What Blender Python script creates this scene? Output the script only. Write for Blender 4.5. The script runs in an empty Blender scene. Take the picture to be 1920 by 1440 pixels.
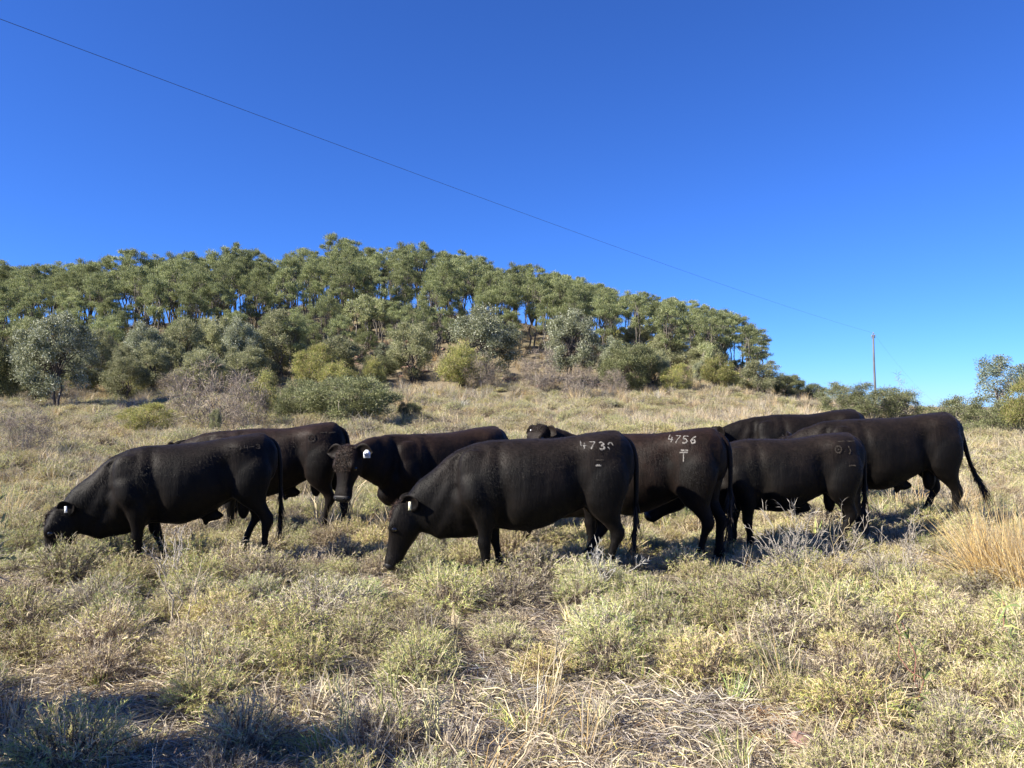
import bpy, math, random
import numpy as np
from mathutils import Vector, Matrix
from mathutils.bvhtree import BVHTree

SC = bpy.context.scene
COL = SC.collection
rng = np.random.default_rng(7)
random.seed(7)
R = math.radians

# ------------------------------------------------------------------ camera, sky, sun
EYE = 1.6            # eye height of the photographer (m)
F = 1442.0           # focal length in photo pixels (1920 wide)
HZ = 750.0           # photo row of the horizon
cam = bpy.data.cameras.new("camera")
cam.sensor_width = 36.0
cam.lens = 36.0 * F / 1920.0
cam.clip_start, cam.clip_end = 0.05, 6000.0
cam_o = bpy.data.objects.new("camera", cam)
COL.objects.link(cam_o)
cam_o.location = (0, 0, EYE)
cam_o.rotation_euler = (R(90) + math.atan((HZ - 720.0) / F), 0, 0)
SC.camera = cam_o

SUN_EL, SUN_BEHIND = R(36), R(21)        # elevation; how far the sun stands behind the camera's left side
S = Vector((-math.cos(SUN_BEHIND) * math.cos(SUN_EL), -math.sin(SUN_BEHIND) * math.cos(SUN_EL), math.sin(SUN_EL)))
world = bpy.data.worlds.new("World")
SC.world = world
world.use_nodes = True
wn = world.node_tree
wn.nodes.clear()
sky = wn.nodes.new("ShaderNodeTexSky")
sky.sky_type = 'NISHITA'
sky.sun_disc = False
sky.sun_elevation = SUN_EL
sky.sun_rotation = math.atan2(S.x, S.y)
sky.altitude = 2000
sky.air_density = 1.0
sky.dust_density = 0.0
sky.ozone_density = 10.0
bg = wn.nodes.new("ShaderNodeBackground")
bg.inputs[1].default_value = 0.0715
wo = wn.nodes.new("ShaderNodeOutputWorld")
tintn = wn.nodes.new("ShaderNodeMix")       # white balance of the phone camera
tintn.data_type, tintn.blend_type = 'RGBA', 'MULTIPLY'
tintn.inputs[0].default_value = 1.0
tintn.inputs[7].default_value = (.52, .74, 1.14, 1)
wn.links.new(sky.outputs[0], tintn.inputs[6])
wn.links.new(tintn.outputs[2], bg.inputs[0])
wn.links.new(bg.outputs[0], wo.inputs[0])

sun = bpy.data.lights.new("sun", 'SUN')
sun.energy = 5.0
sun.angle = R(0.5)
sun.color = (1.0, 0.92, 0.79)
sun_o = bpy.data.objects.new("sun", sun)
COL.objects.link(sun_o)
sun_o.rotation_euler = S.to_track_quat('Z', 'Y').to_euler()
sun_o.location = (-30, -15, 40)

SC.view_settings.view_transform = 'Standard'
SC.view_settings.look = 'None'
SC.view_settings.gamma = 1
SC.view_settings.exposure = 1.35
SC.view_settings.use_curve_mapping = False
SC.render.engine = 'CYCLES'
SC.cycles.max_bounces = 6
SC.cycles.diffuse_bounces = 3
SC.cycles.transmission_bounces = 4
SC.cycles.transparent_max_bounces = 4

# ------------------------------------------------------------------ mesh helpers
class Geo:
    """collects vertices, faces (tris and quads), colours and material slots, then links ONE mesh object"""
    def __init__(self):
        self.v, self.c, self.f, self.m, self.n = [], [], [], [], 0

    def add(self, v, f, col=(0.5, 0.5, 0.5), mat=0):
        v = np.asarray(v, dtype=np.float64).reshape(-1, 3)
        f = np.asarray(f, dtype=np.int64)
        col = np.asarray(col, dtype=np.float64)
        if col.ndim == 1:
            col = np.tile(col, (len(v), 1))
        self.v.append(v)
        self.c.append(col)
        self.f.append(f + self.n)
        self.m.append(np.full(len(f), mat))
        self.n += len(v)

    def mesh(self, name, mats, smooth=False):
        me = bpy.data.meshes.new(name)
        v = np.concatenate(self.v)
        me.vertices.add(len(v))
        me.vertices.foreach_set("co", v.ravel())
        sizes = np.concatenate([np.full(len(f), f.shape[1]) for f in self.f])
        idx = np.concatenate([f.ravel() for f in self.f])
        start = np.concatenate([[0], np.cumsum(sizes)[:-1]])
        me.loops.add(len(idx))
        me.loops.foreach_set("vertex_index", idx.astype(np.int32))
        me.polygons.add(len(sizes))
        me.polygons.foreach_set("loop_start", start.astype(np.int32))
        me.polygons.foreach_set("material_index", np.concatenate(self.m).astype(np.int32))
        if smooth:
            me.polygons.foreach_set("use_smooth", np.ones(len(sizes), dtype=bool))
        c = np.concatenate(self.c)
        ca = me.color_attributes.new("col", 'FLOAT_COLOR', 'POINT')
        ca.data.foreach_set("color", np.concatenate([c, np.ones((len(c), 1))], axis=1).ravel())
        for m in mats:
            me.materials.append(m)
        me.update(calc_edges=True)
        me.validate()
        return me

    def build(self, name, mats, parent=None, smooth=False):
        if not isinstance(mats, (list, tuple)):
            mats = [mats]
        return link(name, self.mesh(name, mats, smooth), parent)


def link(name, data, parent=None):
    o = bpy.data.objects.new(name, data)
    COL.objects.link(o)
    if parent is not None:
        o.parent = parent
    return o


def tag(o, label=None, cat=None, group=None, kind=None):
    for k, val in (("label", label), ("category", cat), ("group", group), ("kind", kind)):
        if val:
            o[k] = val
    return o


def empty(name, loc, label, cat, group=None, rz=0.0, s=1.0):
    o = bpy.data.objects.new(name, None)
    COL.objects.link(o)
    o.location = loc
    o.rotation_euler = (0, 0, rz)
    o.scale = (s, s, s) if np.isscalar(s) else s
    o.empty_display_size = 0.2
    return tag(o, label, cat, group)


def norm(a):
    a = np.asarray(a, dtype=np.float64)
    return a / np.maximum(np.linalg.norm(a, axis=-1, keepdims=True), 1e-9)


def rand_dirs(n, up=0.0):
    d = norm(rng.normal(size=(n, 3)))
    d[:, 2] += up
    return norm(d)


def blades(g, P, D, L, W, col, bend=0.25, mat=0):
    """tapered, bent blades: base pair, middle pair, tip"""
    n = len(P)
    L = np.broadcast_to(L, n)[:, None]
    W = np.broadcast_to(W, n)[:, None]
    D = norm(D)
    side = norm(np.cross(D, rand_dirs(n)))
    dr = np.cross(side, D) * bend * rng.uniform(-1, 1, (n, 1))
    dr[:, 2] -= abs(bend) * 0.5
    m = P + D * L * 0.5
    t = P + norm(D + dr) * L
    v = np.stack([P - side * W * .35, P + side * W * .35, m + side * W * .5, m - side * W * .5, t], 1).reshape(-1, 3)
    b = np.arange(n)[:, None] * 5
    c = np.repeat(np.broadcast_to(col, (n, 3)), 5, 0)
    k = g.n
    g.add(v, b + np.array([[0, 1, 2, 3]]), c, mat)
    # tips share the vertices above
    g.f.append(b + np.array([[3, 2, 4]]) + k)
    g.m.append(np.full(n, mat))


def leaves(g, P, D, L, W, col, mat=0):
    """one diamond-shaped leaf each"""
    n = len(P)
    L = np.broadcast_to(L, n)[:, None]
    W = np.broadcast_to(W, n)[:, None]
    D = norm(D)
    side = norm(np.cross(D, rand_dirs(n)))
    v = np.stack([P, P + D * L * .45 + side * W * .5, P + D * L, P + D * L * .45 - side * W * .5], 1).reshape(-1, 3)
    g.add(v, np.arange(n)[:, None] * 4 + np.array([[0, 1, 2, 3]]), np.repeat(np.broadcast_to(col, (n, 3)), 4, 0), mat)


def tube(g, path, rad, k=6, col=(.5, .5, .5), mat=0, cap=True):
    path = np.asarray(path, dtype=np.float64)
    n = len(path)
    rad = np.broadcast_to(rad, n)
    t = norm(np.gradient(path, axis=0))
    ref = np.array([0.31, 0.17, 0.93]) if abs(t[0][2]) < .8 else np.array([.93, .31, .17])
    s = norm(np.cross(t, ref))
    u = np.cross(s, t)
    a = np.arange(k) * 2 * math.pi / k
    v = path[:, None] + rad[:, None, None] * (np.cos(a)[None, :, None] * s[:, None] + np.sin(a)[None, :, None] * u[:, None])
    i, j = np.meshgrid(np.arange(n - 1), np.arange(k), indexing='ij')
    f = np.stack([i * k + j, i * k + (j + 1) % k, (i + 1) * k + (j + 1) % k, (i + 1) * k + j], -1).reshape(-1, 4)
    b = g.n
    g.add(v.reshape(-1, 3), f, col, mat)
    if cap:
        for base, rev in ((0, True), ((n - 1) * k, False)):
            ids = [b + base + q for q in range(k)]
            tri = [[ids[0], ids[q], ids[q + 1]] for q in range(1, k - 1)]
            if rev:
                tri = [x[::-1] for x in tri]
            g.f.append(np.array(tri))
            g.m.append(np.full(len(tri), mat))


def pick(cols, w, n, jit=0.18):
    cols = np.asarray(cols, dtype=np.float64)
    w = np.asarray(w, dtype=np.float64)
    i = rng.choice(len(cols), n, p=w / w.sum())
    return cols[i] * rng.uniform(1 - jit, 1 + jit, (n, 1))

# ------------------------------------------------------------------ materials
def new_mat(name):
    m = bpy.data.materials.new(name)
    m.use_nodes = True
    nt = m.node_tree
    nt.nodes.clear()
    out = nt.nodes.new("ShaderNodeOutputMaterial")
    p = nt.nodes.new("ShaderNodeBsdfPrincipled")
    nt.links.new(p.outputs[0], out.inputs[0])
    return m, nt, p, out


def N(nt, t, **kw):
    n = nt.nodes.new(t)
    for k, v in kw.items():
        setattr(n, k, v)
    return n


def noise(nt, scale, detail=4, rough=.55, vec=None):
    n = N(nt, "ShaderNodeTexNoise")
    n.inputs['Scale'].default_value = scale
    n.inputs['Detail'].default_value = detail
    n.inputs['Roughness'].default_value = rough
    if vec is not None:
        nt.links.new(vec, n.inputs['Vector'])
    return n


def ramp(nt, fac, stops):
    r = N(nt, "ShaderNodeValToRGB")
    nt.links.new(fac, r.inputs[0])
    el = r.color_ramp.elements
    while len(el) < len(stops):
        el.new(0.5)
    for e, (p, c) in zip(el, stops):
        e.position = p
        e.color = (*c, 1) if len(c) == 3 else c
    return r


def mixc(nt, a, b, fac, mode='MIX'):
    m = N(nt, "ShaderNodeMix", data_type='RGBA', blend_type=mode)
    for sock, val in ((m.inputs[0], fac), (m.inputs[6], a), (m.inputs[7], b)):
        if hasattr(val, 'is_output'):
            nt.links.new(val, sock)
        elif np.isscalar(val):
            sock.default_value = val
        else:
            sock.default_value = (*val, 1)
    return m.outputs[2]


def bump(nt, p, h, strength=.4, dist=.01):
    b = N(nt, "ShaderNodeBump")
    b.inputs['Strength'].default_value = strength
    b.inputs['Distance'].default_value = dist
    nt.links.new(h, b.inputs['Height'])
    nt.links.new(b.outputs[0], p.inputs['Normal'])


def leaf_mat(name, trans=.35, rough=.55, spec=.35, inst=False, vary=.3):
    m, nt, p, out = new_mat(name)
    a = N(nt, "ShaderNodeAttribute", attribute_name="col")
    c = a.outputs['Color']
    if inst:
        t = N(nt, "ShaderNodeAttribute", attribute_name="tint", attribute_type='INSTANCER')
        c = mixc(nt, c, t.outputs['Color'], 1.0, 'MULTIPLY')
    else:
        oi = N(nt, "ShaderNodeObjectInfo")
        h = N(nt, "ShaderNodeHueSaturation")
        mr = N(nt, "ShaderNodeMapRange")
        mr.inputs[3].default_value = 1 - vary
        mr.inputs[4].default_value = 1 + vary
        nt.links.new(oi.outputs['Random'], mr.inputs[0])
        nt.links.new(mr.outputs[0], h.inputs['Value'])
        nt.links.new(c, h.inputs['Color'])
        c = h.outputs[0]
    nt.links.new(c, p.inputs['Base Color'])
    p.inputs['Roughness'].default_value = rough
    p.inputs['Specular IOR Level'].default_value = spec
    tr = N(nt, "ShaderNodeBsdfTranslucent")
    nt.links.new(c, tr.inputs[0])
    mx = N(nt, "ShaderNodeMixShader")
    mx.inputs[0].default_value = trans
    nt.links.new(p.outputs[0], mx.inputs[1])
    nt.links.new(tr.outputs[0], mx.inputs[2])
    nt.links.new(mx.outputs[0], out.inputs[0])
    return m


def bark_mat(name, c1, c2, scale=6):
    m, nt, p, out = new_mat(name)
    tc = N(nt, "ShaderNodeTexCoord")
    mp = N(nt, "ShaderNodeMapping")
    mp.inputs['Scale'].default_value = (1, 1, .25)
    nt.links.new(tc.outputs['Object'], mp.inputs[0])
    n = noise(nt, scale, 5, .6, mp.outputs[0])
    r = ramp(nt, n.outputs[0], [(.35, c1), (.68, c2)])
    nt.links.new(r.outputs[0], p.inputs['Base Color'])
    p.inputs['Roughness'].default_value = .85
    bump(nt, p, n.outputs[0], .6, .03)
    return m


def plain(name, c, rough=.6, spec=.4, scale=20, var=.25):
    m, nt, p, out = new_mat(name)
    n = noise(nt, scale, 3)
    tc = N(nt, "ShaderNodeTexCoord")
    nt.links.new(tc.outputs['Object'], n.inputs['Vector'])
    r = ramp(nt, n.outputs[0], [(.3, tuple(x * (1 - var) for x in c)), (.7, tuple(min(1, x * (1 + var)) for x in c))])
    nt.links.new(r.outputs[0], p.inputs['Base Color'])
    p.inputs['Roughness'].default_value = rough
    p.inputs['Specular IOR Level'].default_value = spec
    return m


M_GRASS = leaf_mat("grass_blade", .2, .6, .3, inst=True)
M_LEAF = leaf_mat("foliage", .36, .7, .15, vary=.25)
M_SILVER = leaf_mat("silver_foliage", .25, .6, .25, vary=.12)
M_TWIG = leaf_mat("dry_twig", .1, .75, .2, vary=.12)
M_GOLD = leaf_mat("golden_straw", .35, .6, .3, vary=.05)
M_BARK = bark_mat("dark_bark", (.045, .036, .03), (.12, .1, .085))
M_PALE = bark_mat("pale_bark", (.2, .17, .14), (.4, .36, .31))
M_GREYB = bark_mat("grey_bark", (.08, .07, .06), (.19, .17, .145))
M_POLE = bark_mat("weathered_wood", (.085, .09, .1), (.15, .155, .17), 3)
M_WIRE = plain("wire_metal", (.045, .05, .06), .5)
M_INSUL = plain("insulator_glaze", (.22, .21, .2), .3)


def ground_mat():
    m, nt, p, out = new_mat("soil_and_straw")
    tc = N(nt, "ShaderNodeTexCoord")
    o = tc.outputs['Object']
    big = noise(nt, .22, 5, .6, o)
    mid = noise(nt, 2.2, 6, .62, o)
    fine = noise(nt, 38, 5, .7, o)
    soil = ramp(nt, fine.outputs[0], [(.3, (.09, .07, .055)), (.5, (.17, .135, .105)), (.72, (.33, .27, .21))])
    straw = ramp(nt, mid.outputs[0], [(.36, (.15, .12, .075)), (.5, (.24, .2, .115)), (.66, (.33, .28, .16))])
    c = mixc(nt, soil.outputs[0], straw.outputs[0], .45)
    sel = ramp(nt, big.outputs[0], [(.5, (0, 0, 0)), (.66, (1, 1, 1))])
    c = mixc(nt, c, (.2, .2, .1), mixc(nt, (0, 0, 0), sel.outputs[0], .35))
    # bare sandy patch in front of the stone
    geo = N(nt, "ShaderNodeNewGeometry")
    d = N(nt, "ShaderNodeVectorMath", operation='DISTANCE')
    d.inputs[1].default_value = (1.42, 3.72, 0)
    nt.links.new(geo.outputs['Position'], d.inputs[0])
    ad = N(nt, "ShaderNodeMath", operation='MULTIPLY_ADD')
    nt.links.new(mid.outputs[0], ad.inputs[0])
    ad.inputs[1].default_value = .9
    nt.links.new(d.outputs['Value'], ad.inputs[2])
    sand = ramp(nt, ad.outputs[0], [(.62, (1, 1, 1)), (.86, (0, 0, 0))])
    c = mixc(nt, c, (.42, .25, .12), sand.outputs[0])
    nt.links.new(c, p.inputs['Base Color'])
    p.inputs['Roughness'].default_value = .95
    p.inputs['Specular IOR Level'].default_value = .15
    bump(nt, p, fine.outputs[0], .8, .03)
    return m

# ------------------------------------------------------------------ terrain
_px = [-900, 0, 200, 400, 550, 700, 850, 1000, 1150, 1300, 1430, 1500, 1560, 1650, 1750, 2900]
_yr = [640, 607, 612, 594, 572, 563, 582, 606, 637, 672, 707, 732, 757, 775, 782, 782]
_dr = [74, 72, 72, 74, 76, 76, 75, 72, 68, 62, 56, 52, 49, 46, 45, 45]
_s = np.linspace(0, 3, 601)
_p = np.interp(_s, [0, .16, .27, .4, .56, .68, .8, .9, 1.0, 1.1, 1.3, 1.7, 3],
               [0, 0, .03, .085, .16, .28, .48, .76, .98, 1.0, .85, .4, 0])
_p = np.convolve(np.pad(_p, 12, mode='edge'), np.hanning(25) / np.hanning(25).sum(), 'valid')


def ground(x, y):
    x = np.asarray(x, dtype=np.float64)
    y = np.asarray(y, dtype=np.float64)
    yy = np.maximum(y, 4.0)
    px = np.clip(960 + F * x / yy, -900, 2900)
    dr = np.interp(px, _px, _dr)
    H = EYE + (HZ - np.interp(px, _px, _yr)) * dr / F
    z = H * np.interp(y / dr, _s, _p, left=0)
    t = np.clip((y - dr * 1.15) / 350, 0, 1)
    z = z - 22 * t * t * (3 - 2 * t)
    a = np.clip((y - 3) / 40, 0, 1)
    z = z + (.03 + .2 * a) * (np.sin(x * .55 + 1.3) * np.sin(y * .43 + .4) + .6 * np.sin(x * 1.27 + y * .9))
    z = z + .018 * np.sin(x * 3.1 + 2 * np.sin(y * 1.7)) * np.sin(y * 2.7 + 1)
    return z


def at(px, d, z=None):
    """world point seen in photo column px at distance d"""
    x = (px - 960.0) / F * d
    return Vector((x, d, float(ground(x, d)) if z is None else z))


def z_of_row(row, d):
    return EYE + (HZ - row) * d / F


def build_ground():
    a = np.linspace(-1, 1, 281)
    xs = np.sinh(a * 6.4) / np.sinh(6.4) * 1600
    b = np.linspace(-1, 1, 321)
    ys = np.sinh(b * 6.2) / np.sinh(6.2) * 2600
    ys = ys + 6
    X, Y = np.meshgrid(xs, ys)
    Z = ground(X, Y)
    n, m = Y.shape
    i, j = np.meshgrid(np.arange(n - 1), np.arange(m - 1), indexing='ij')
    f = np.stack([i * m + j, i * m + j + 1, (i + 1) * m + j + 1, (i + 1) * m + j], -1).reshape(-1, 4)
    g = Geo()
    g.add(np.stack([X, Y, Z], -1).reshape(-1, 3), f)
    tag(g.build("ground", ground_mat(), smooth=True), kind="structure")


build_ground()

# ------------------------------------------------------------------ cattle
def coat_mat(name, dark, brown, sunlit_back):
    """black hide: near-black flanks, a sunlit brown painted in along the back, streaky with the lie of the hair"""
    m, nt, p, out = new_mat(name)
    tc = N(nt, "ShaderNodeTexCoord")
    o = tc.outputs['Object']
    mp = N(nt, "ShaderNodeMapping")
    mp.inputs['Scale'].default_value = (1.0, 1.0, .16)
    mp.inputs['Rotation'].default_value = (0, .5, 0)
    nt.links.new(o, mp.inputs[0])
    big = noise(nt, 2.6, 5, .6, o)
    hair = noise(nt, 95, 4, .7, mp.outputs[0])
    tuft = noise(nt, 38, 5, .65, mp.outputs[0])
    sx = N(nt, "ShaderNodeSeparateXYZ")
    nt.links.new(o, sx.inputs[0])
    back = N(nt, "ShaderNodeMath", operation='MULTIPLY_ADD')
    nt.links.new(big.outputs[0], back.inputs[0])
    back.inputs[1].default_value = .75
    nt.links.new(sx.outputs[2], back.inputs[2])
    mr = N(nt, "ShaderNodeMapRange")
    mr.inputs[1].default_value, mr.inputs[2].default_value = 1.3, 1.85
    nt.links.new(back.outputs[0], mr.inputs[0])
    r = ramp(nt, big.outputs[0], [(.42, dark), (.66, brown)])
    c = mixc(nt, r.outputs[0], sunlit_back, mr.outputs[0])  # sunlit look of the back, painted into the coat colour by height
    hr = ramp(nt, tuft.outputs[0], [(.3, (.6, .58, .57)), (.7, (1.35, 1.3, 1.27))])
    c = mixc(nt, c, hr.outputs[0], 1.0, 'MULTIPLY')
    nt.links.new(c, p.inputs['Base Color'])
    p.inputs['Roughness'].default_value = .58
    p.inputs['Specular IOR Level'].default_value = .13
    p.inputs['Sheen Weight'].default_value = .045
    p.inputs['Sheen Roughness'].default_value = .4
    p.inputs['Sheen Tint'].default_value = (.9, .7, .58, 1)
    h = N(nt, "ShaderNodeMath", operation='MULTIPLY_ADD')
    nt.links.new(tuft.outputs[0], h.inputs[0])
    h.inputs[1].default_value = 1.5
    nt.links.new(hair.outputs[0], h.inputs[2])
    bump(nt, p, h.outputs[0], .35, .008)
    return m


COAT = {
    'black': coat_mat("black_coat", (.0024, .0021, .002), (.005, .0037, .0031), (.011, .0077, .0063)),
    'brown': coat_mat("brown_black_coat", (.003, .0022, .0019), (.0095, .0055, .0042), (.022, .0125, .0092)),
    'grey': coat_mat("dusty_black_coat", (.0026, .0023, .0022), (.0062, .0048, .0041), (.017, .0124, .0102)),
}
M_EYE = plain("eye_gloss", (.006, .005, .005), .08, .8)
M_NOSE = plain("wet_muzzle", (.011, .0105, .011), .55, .3, 60)
M_HOOF = plain("hoof_horn", (.03, .026, .022), .6)
M_CURL = leaf_mat("poll_hair", .1, .6, .3, vary=.1)
M_BRAND = plain("white_brand_hair", (.31, .295, .27), .8, .2, 60, .35)
M_FAINT = plain("faded_brand_hair", (.048, .041, .035), .8, .2, 60, .4)
M_TAGW = plain("white_tag_plastic", (.75, .78, .8), .4)
M_TAGY = plain("cream_tag_plastic", (.8, .78, .55), .4)
M_INK = plain("tag_ink", (.02, .035, .09), .6)


def ring(c, a, u, hw, hu, hd, n=2.2, K=22):
    a = norm(a)
    u = np.asarray(u, float)
    u = norm(u - a * np.dot(a, u))
    s = np.cross(u, a)
    t = np.arange(K) * 2 * math.pi / K
    ct, st = np.cos(t), np.sin(t)
    y = hw * np.sign(ct) * np.abs(ct) ** (2 / n)
    z = np.where(st > 0, hu, hd) * np.sign(st) * np.abs(st) ** (2 / n)
    return np.asarray(c, float) + y[:, None] * s + z[:, None] * u


def loft(g, rings):
    K = len(rings[0])
    n = len(rings)
    v = np.concatenate(rings + [rings[0].mean(0)[None], rings[-1].mean(0)[None]])
    i, j = np.meshgrid(np.arange(n - 1), np.arange(K), indexing='ij')
    f = np.stack([i * K + j, i * K + (j + 1) % K, (i + 1) * K + (j + 1) % K, (i + 1) * K + j], -1).reshape(-1, 4)
    q = np.arange(K)
    c0 = np.stack([np.full(K, n * K), (q + 1) % K, q], 1)
    c1 = np.stack([np.full(K, n * K + 1), (n - 1) * K + q, (n - 1) * K + (q + 1) % K], 1)
    b = g.n
    g.add(v, f)
    for cc in (c0, c1):
        g.f.append(cc + b)
        g.m.append(np.zeros(K, int))


def blob(g, c, r, rot=0.0):
    """ellipsoid, rotated about local y"""
    rs = []
    for t in np.linspace(-.97, .97, 9):
        w = math.sqrt(1 - t * t)
        p = ring((t * r[0], 0, 0), (1, 0, 0), (0, 0, 1), w * r[1], w * r[2], w * r[2], 2, 14)
        rs.append(p)
    cr, sr = math.cos(rot), math.sin(rot)
    M = np.array([[cr, 0, sr], [0, 1, 0], [-sr, 0, cr]])
    loft(g, [p @ M.T + np.asarray(c) for p in rs])


DIG = {  # strokes in a unit box, x to the right, y up
    '4': [[(.15, 1), (.1, .42), (.95, .38)], [(.7, .75), (.66, -.02)]],
    '7': [[(.05, .95), (.9, 1.0), (.55, .5), (.25, 0)]],
    '3': [[(.1, .9), (.5, 1.02), (.85, .8), (.6, .55), (.4, .52)], [(.6, .55), (.95, .28), (.55, -.02), (.08, .12)]],
    '5': [[(.9, 1), (.2, .98), (.15, .58), (.6, .62), (.9, .32), (.55, 0), (.1, .08)]],
    '6': [[(.8, .98), (.35, .75), (.12, .35), (.4, 0), (.82, .18), (.75, .5), (.3, .45)]],
    '8': [[(.5, 1), (.15, .78), (.5, .54), (.85, .78), (.5, 1)], [(.5, .54), (.1, .25), (.5, 0), (.9, .25), (.5, .54)]],
    '1': [[(.3, .8), (.55, 1), (.55, 0)]],
    'p': [[(.08, .72), (.45, 1.0), (.85, .88), (.98, .6)], [(.02, .3), (.3, .1)]],
    '-': [[(0, .5), (1, .58)]],
    'T': [[(0, 1), (1, 1.02)], [(.5, .95), (.48, 0)]],
    'o': [[(.5 + .5 * math.cos(a), .5 + .5 * math.sin(a)) for a in np.linspace(0, 2 * math.pi, 11)],
          [(.4, .5), (.6, .5)]],
    ')': [[(.3, 1), (.6, .6), (.55, .2), (.3, 0)]],
}


def densify(st, k=5):
    out = []
    for a, b in zip(st[:-1], st[1:]):
        for t in np.linspace(0, 1, k, endpoint=False):
            out.append((a[0] + (b[0] - a[0]) * t, a[1] + (b[1] - a[1]) * t))
    out.append(st[-1])
    return out


def brand(cow, bvh, text, x0, z0, w, h, gap, mat, width=.009, slope=0.0, name="brand_mark"):
    """freeze-branded strokes lying on the left flank (local +Y); text runs from the head towards the tail"""
    g = Geo()
    x = x0
    for ch in text:
        for st in DIG.get(ch, []):
            pts = []
            for sx, sy in densify(st):
                X = x - sx * w
                Z = z0 + sy * h + slope * (x0 - X)
                hit = bvh.ray_cast(Vector((X, 2.0, Z)), Vector((0, -1, 0)))
                if hit[0] is not None:
                    pts.append((np.array(hit[0]) + np.array(hit[1]) * .003, np.array(hit[1])))
            if len(pts) < 2:
                continue
            P = np.array([p for p, _ in pts])
            Nn = norm(np.array([q for _, q in pts]))
            T = norm(np.gradient(P, axis=0))
            sd = norm(np.cross(T, Nn))
            m = int(26 * (len(P) - 1) * max(h, w) / .06)
            k = rng.uniform(0, len(P) - 1.001, m)
            i0 = k.astype(int)
            fr = (k - i0)[:, None]
            Q = P[i0] * (1 - fr) + P[i0 + 1] * fr + sd[i0] * rng.normal(0, width * .27, (m, 1))
            keep = rng.uniform(0, 1, m) < .8 + .3 * np.sin(k * .9 + x * 90)
            Q, i0 = Q[keep], i0[keep]
            m = len(Q)
            if m:
                D = np.array([-.5, 0, -.85]) + rand_dirs(m) * .35 + Nn[i0] * .25
                hair_lock(g, Q, D, rng.uniform(.008, .017, m), .0026, np.tile((.6, .58, .54), (m, 1)), .1, 2)
        x -= w + gap
    if g.n:
        tag(g.build(name, mat, cow), kind="stuff")


TORSO = [  # x, top, bottom, half width, exponent
    (-.86, 1.16, .98, .08, 2.0), (-.82, 1.25, .86, .16, 2.2), (-.72, 1.325, .76, .225, 2.4), (-.6, 1.33, .70, .262, 2.6),
    (-.45, 1.315, .68, .275, 2.6), (-.28, 1.292, .585, .285, 2.4), (-.1, 1.27, .5, .315, 2.2), (.08, 1.262, .445, .335, 2.1),
    (.25, 1.26, .455, .325, 2.1), (.42, 1.262, .48, .29, 2.2), (.56, 1.235, .47, .255, 2.2), (.68, 1.14, .45, .22, 2.2),
    (.78, 1.02, .48, .15, 2.0), (.83, .9, .58, .07, 2.0)]


def leg_rings(rows, swing, side, top):
    out = []
    for (x, y, z, rx, ry) in rows:
        k = max(0.0, 1 - z / top)
        out.append(ring((x + swing * k ** 1.1, side * y, z), (0, 0, -1), (1, 0, 0), ry, rx, rx, 2.1, 16))
    return out


FRONT = [(.5, .15, 1.05, .17, .09), (.56, .185, .9, .17, .1), (.53, .2, .76, .155, .1), (.47, .195, .64, .115, .085),
         (.455, .185, .53, .085, .07), (.46, .175, .43, .06, .054), (.47, .17, .37, .06, .055), (.462, .17, .31, .044, .042),
         (.455, .17, .22, .037, .035), (.455, .17, .14, .048, .044), (.475, .17, .08, .05, .048), (.49, .17, .04, .066, .058), (.495, .17, 0, .075, .062)]
HIND = [(-.58, .14, 1.08, .2, .12), (-.58, .165, .95, .23, .125), (-.57, .175, .83, .225, .125), (-.565, .175, .72, .185, .115),
        (-.6, .17, .62, .125, .09), (-.665, .16, .54, .083, .064), (-.715, .155, .47, .07, .052), (-.72, .155, .41, .062, .048),
        (-.69, .155, .33, .046, .04), (-.67, .155, .22, .04, .037), (-.66, .155, .14, .056, .05), (-.635, .155, .08, .052, .05),
        (-.615, .155, .04, .068, .06), (-.61, .155, 0, .076, .064)]
HEAD = [  # along axis, half width, up, down, exponent
    (-.075, .065, .02, .06, 2), (-.035, .112, .07, .115, 2.2), (.03, .14, .094, .16, 2.4), (.1, .15, .096, .195, 2.5), (.18, .142, .082, .2, 2.5),
    (.25, .116, .07, .175, 2.4), (.32, .098, .06, .142, 2.4), (.39, .091, .054, .12, 2.4), (.445, .098, .053, .112, 2.5),
    (.5, .106, .05, .108, 2.7), (.535, .1, .036, .095, 2.6), (.555, .066, .005, .06, 2.2)]


def make_ear(cow, base, out, fwd, L, mat, name="ear"):
    """cupped leaf-shaped ear: base point, outward direction, direction the hollow faces"""
    out = norm(out)
    fwd = norm(np.asarray(fwd, float) - out * np.dot(out, fwd))
    s = np.cross(out, fwd)
    nu, nv = 8, 7
    g = Geo()
    for off, flip in ((0.0, False), (-.009, True)):
        P = []
        for i in range(nu):
            t = i / (nu - 1)
            w = L * (.14 + .29 * math.sin(math.pi * min(1, t * 1.02) ** .95)) * (1 - .96 * max(0, t - .82) / .18)
            for j in range(nv):
                a = (j / (nv - 1) - .5) * 2
                cup = (1 - a * a) * w * .34
                P.append(np.asarray(base) + out * (L * t) + s * (a * w * .92) - fwd * cup + fwd * off + out * 0
                         + np.array([0, 0, -.12 * L * t * t]))
        f = []
        for i in range(nu - 1):
            for j in range(nv - 1):
                q = [i * nv + j, i * nv + j + 1, (i + 1) * nv + j + 1, (i + 1) * nv + j]
                f.append(q[::-1] if flip else q)
        g.add(np.array(P), np.array(f))
    # close the rim
    n0, o = g.n // 2, g.n // 2
    rim = [i * nv for i in range(nu)] + [(nu - 1) * nv + j for j in range(1, nv)] + [i * nv + nv - 1 for i in range(nu - 2, -1, -1)]
    g.f.append(np.array([[a, b, b + o, a + o] for a, b in zip(rim[:-1], rim[1:])]))
    g.m.append(np.zeros(len(rim) - 1, int))
    return g.build(name, mat, cow, smooth=True)


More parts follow.
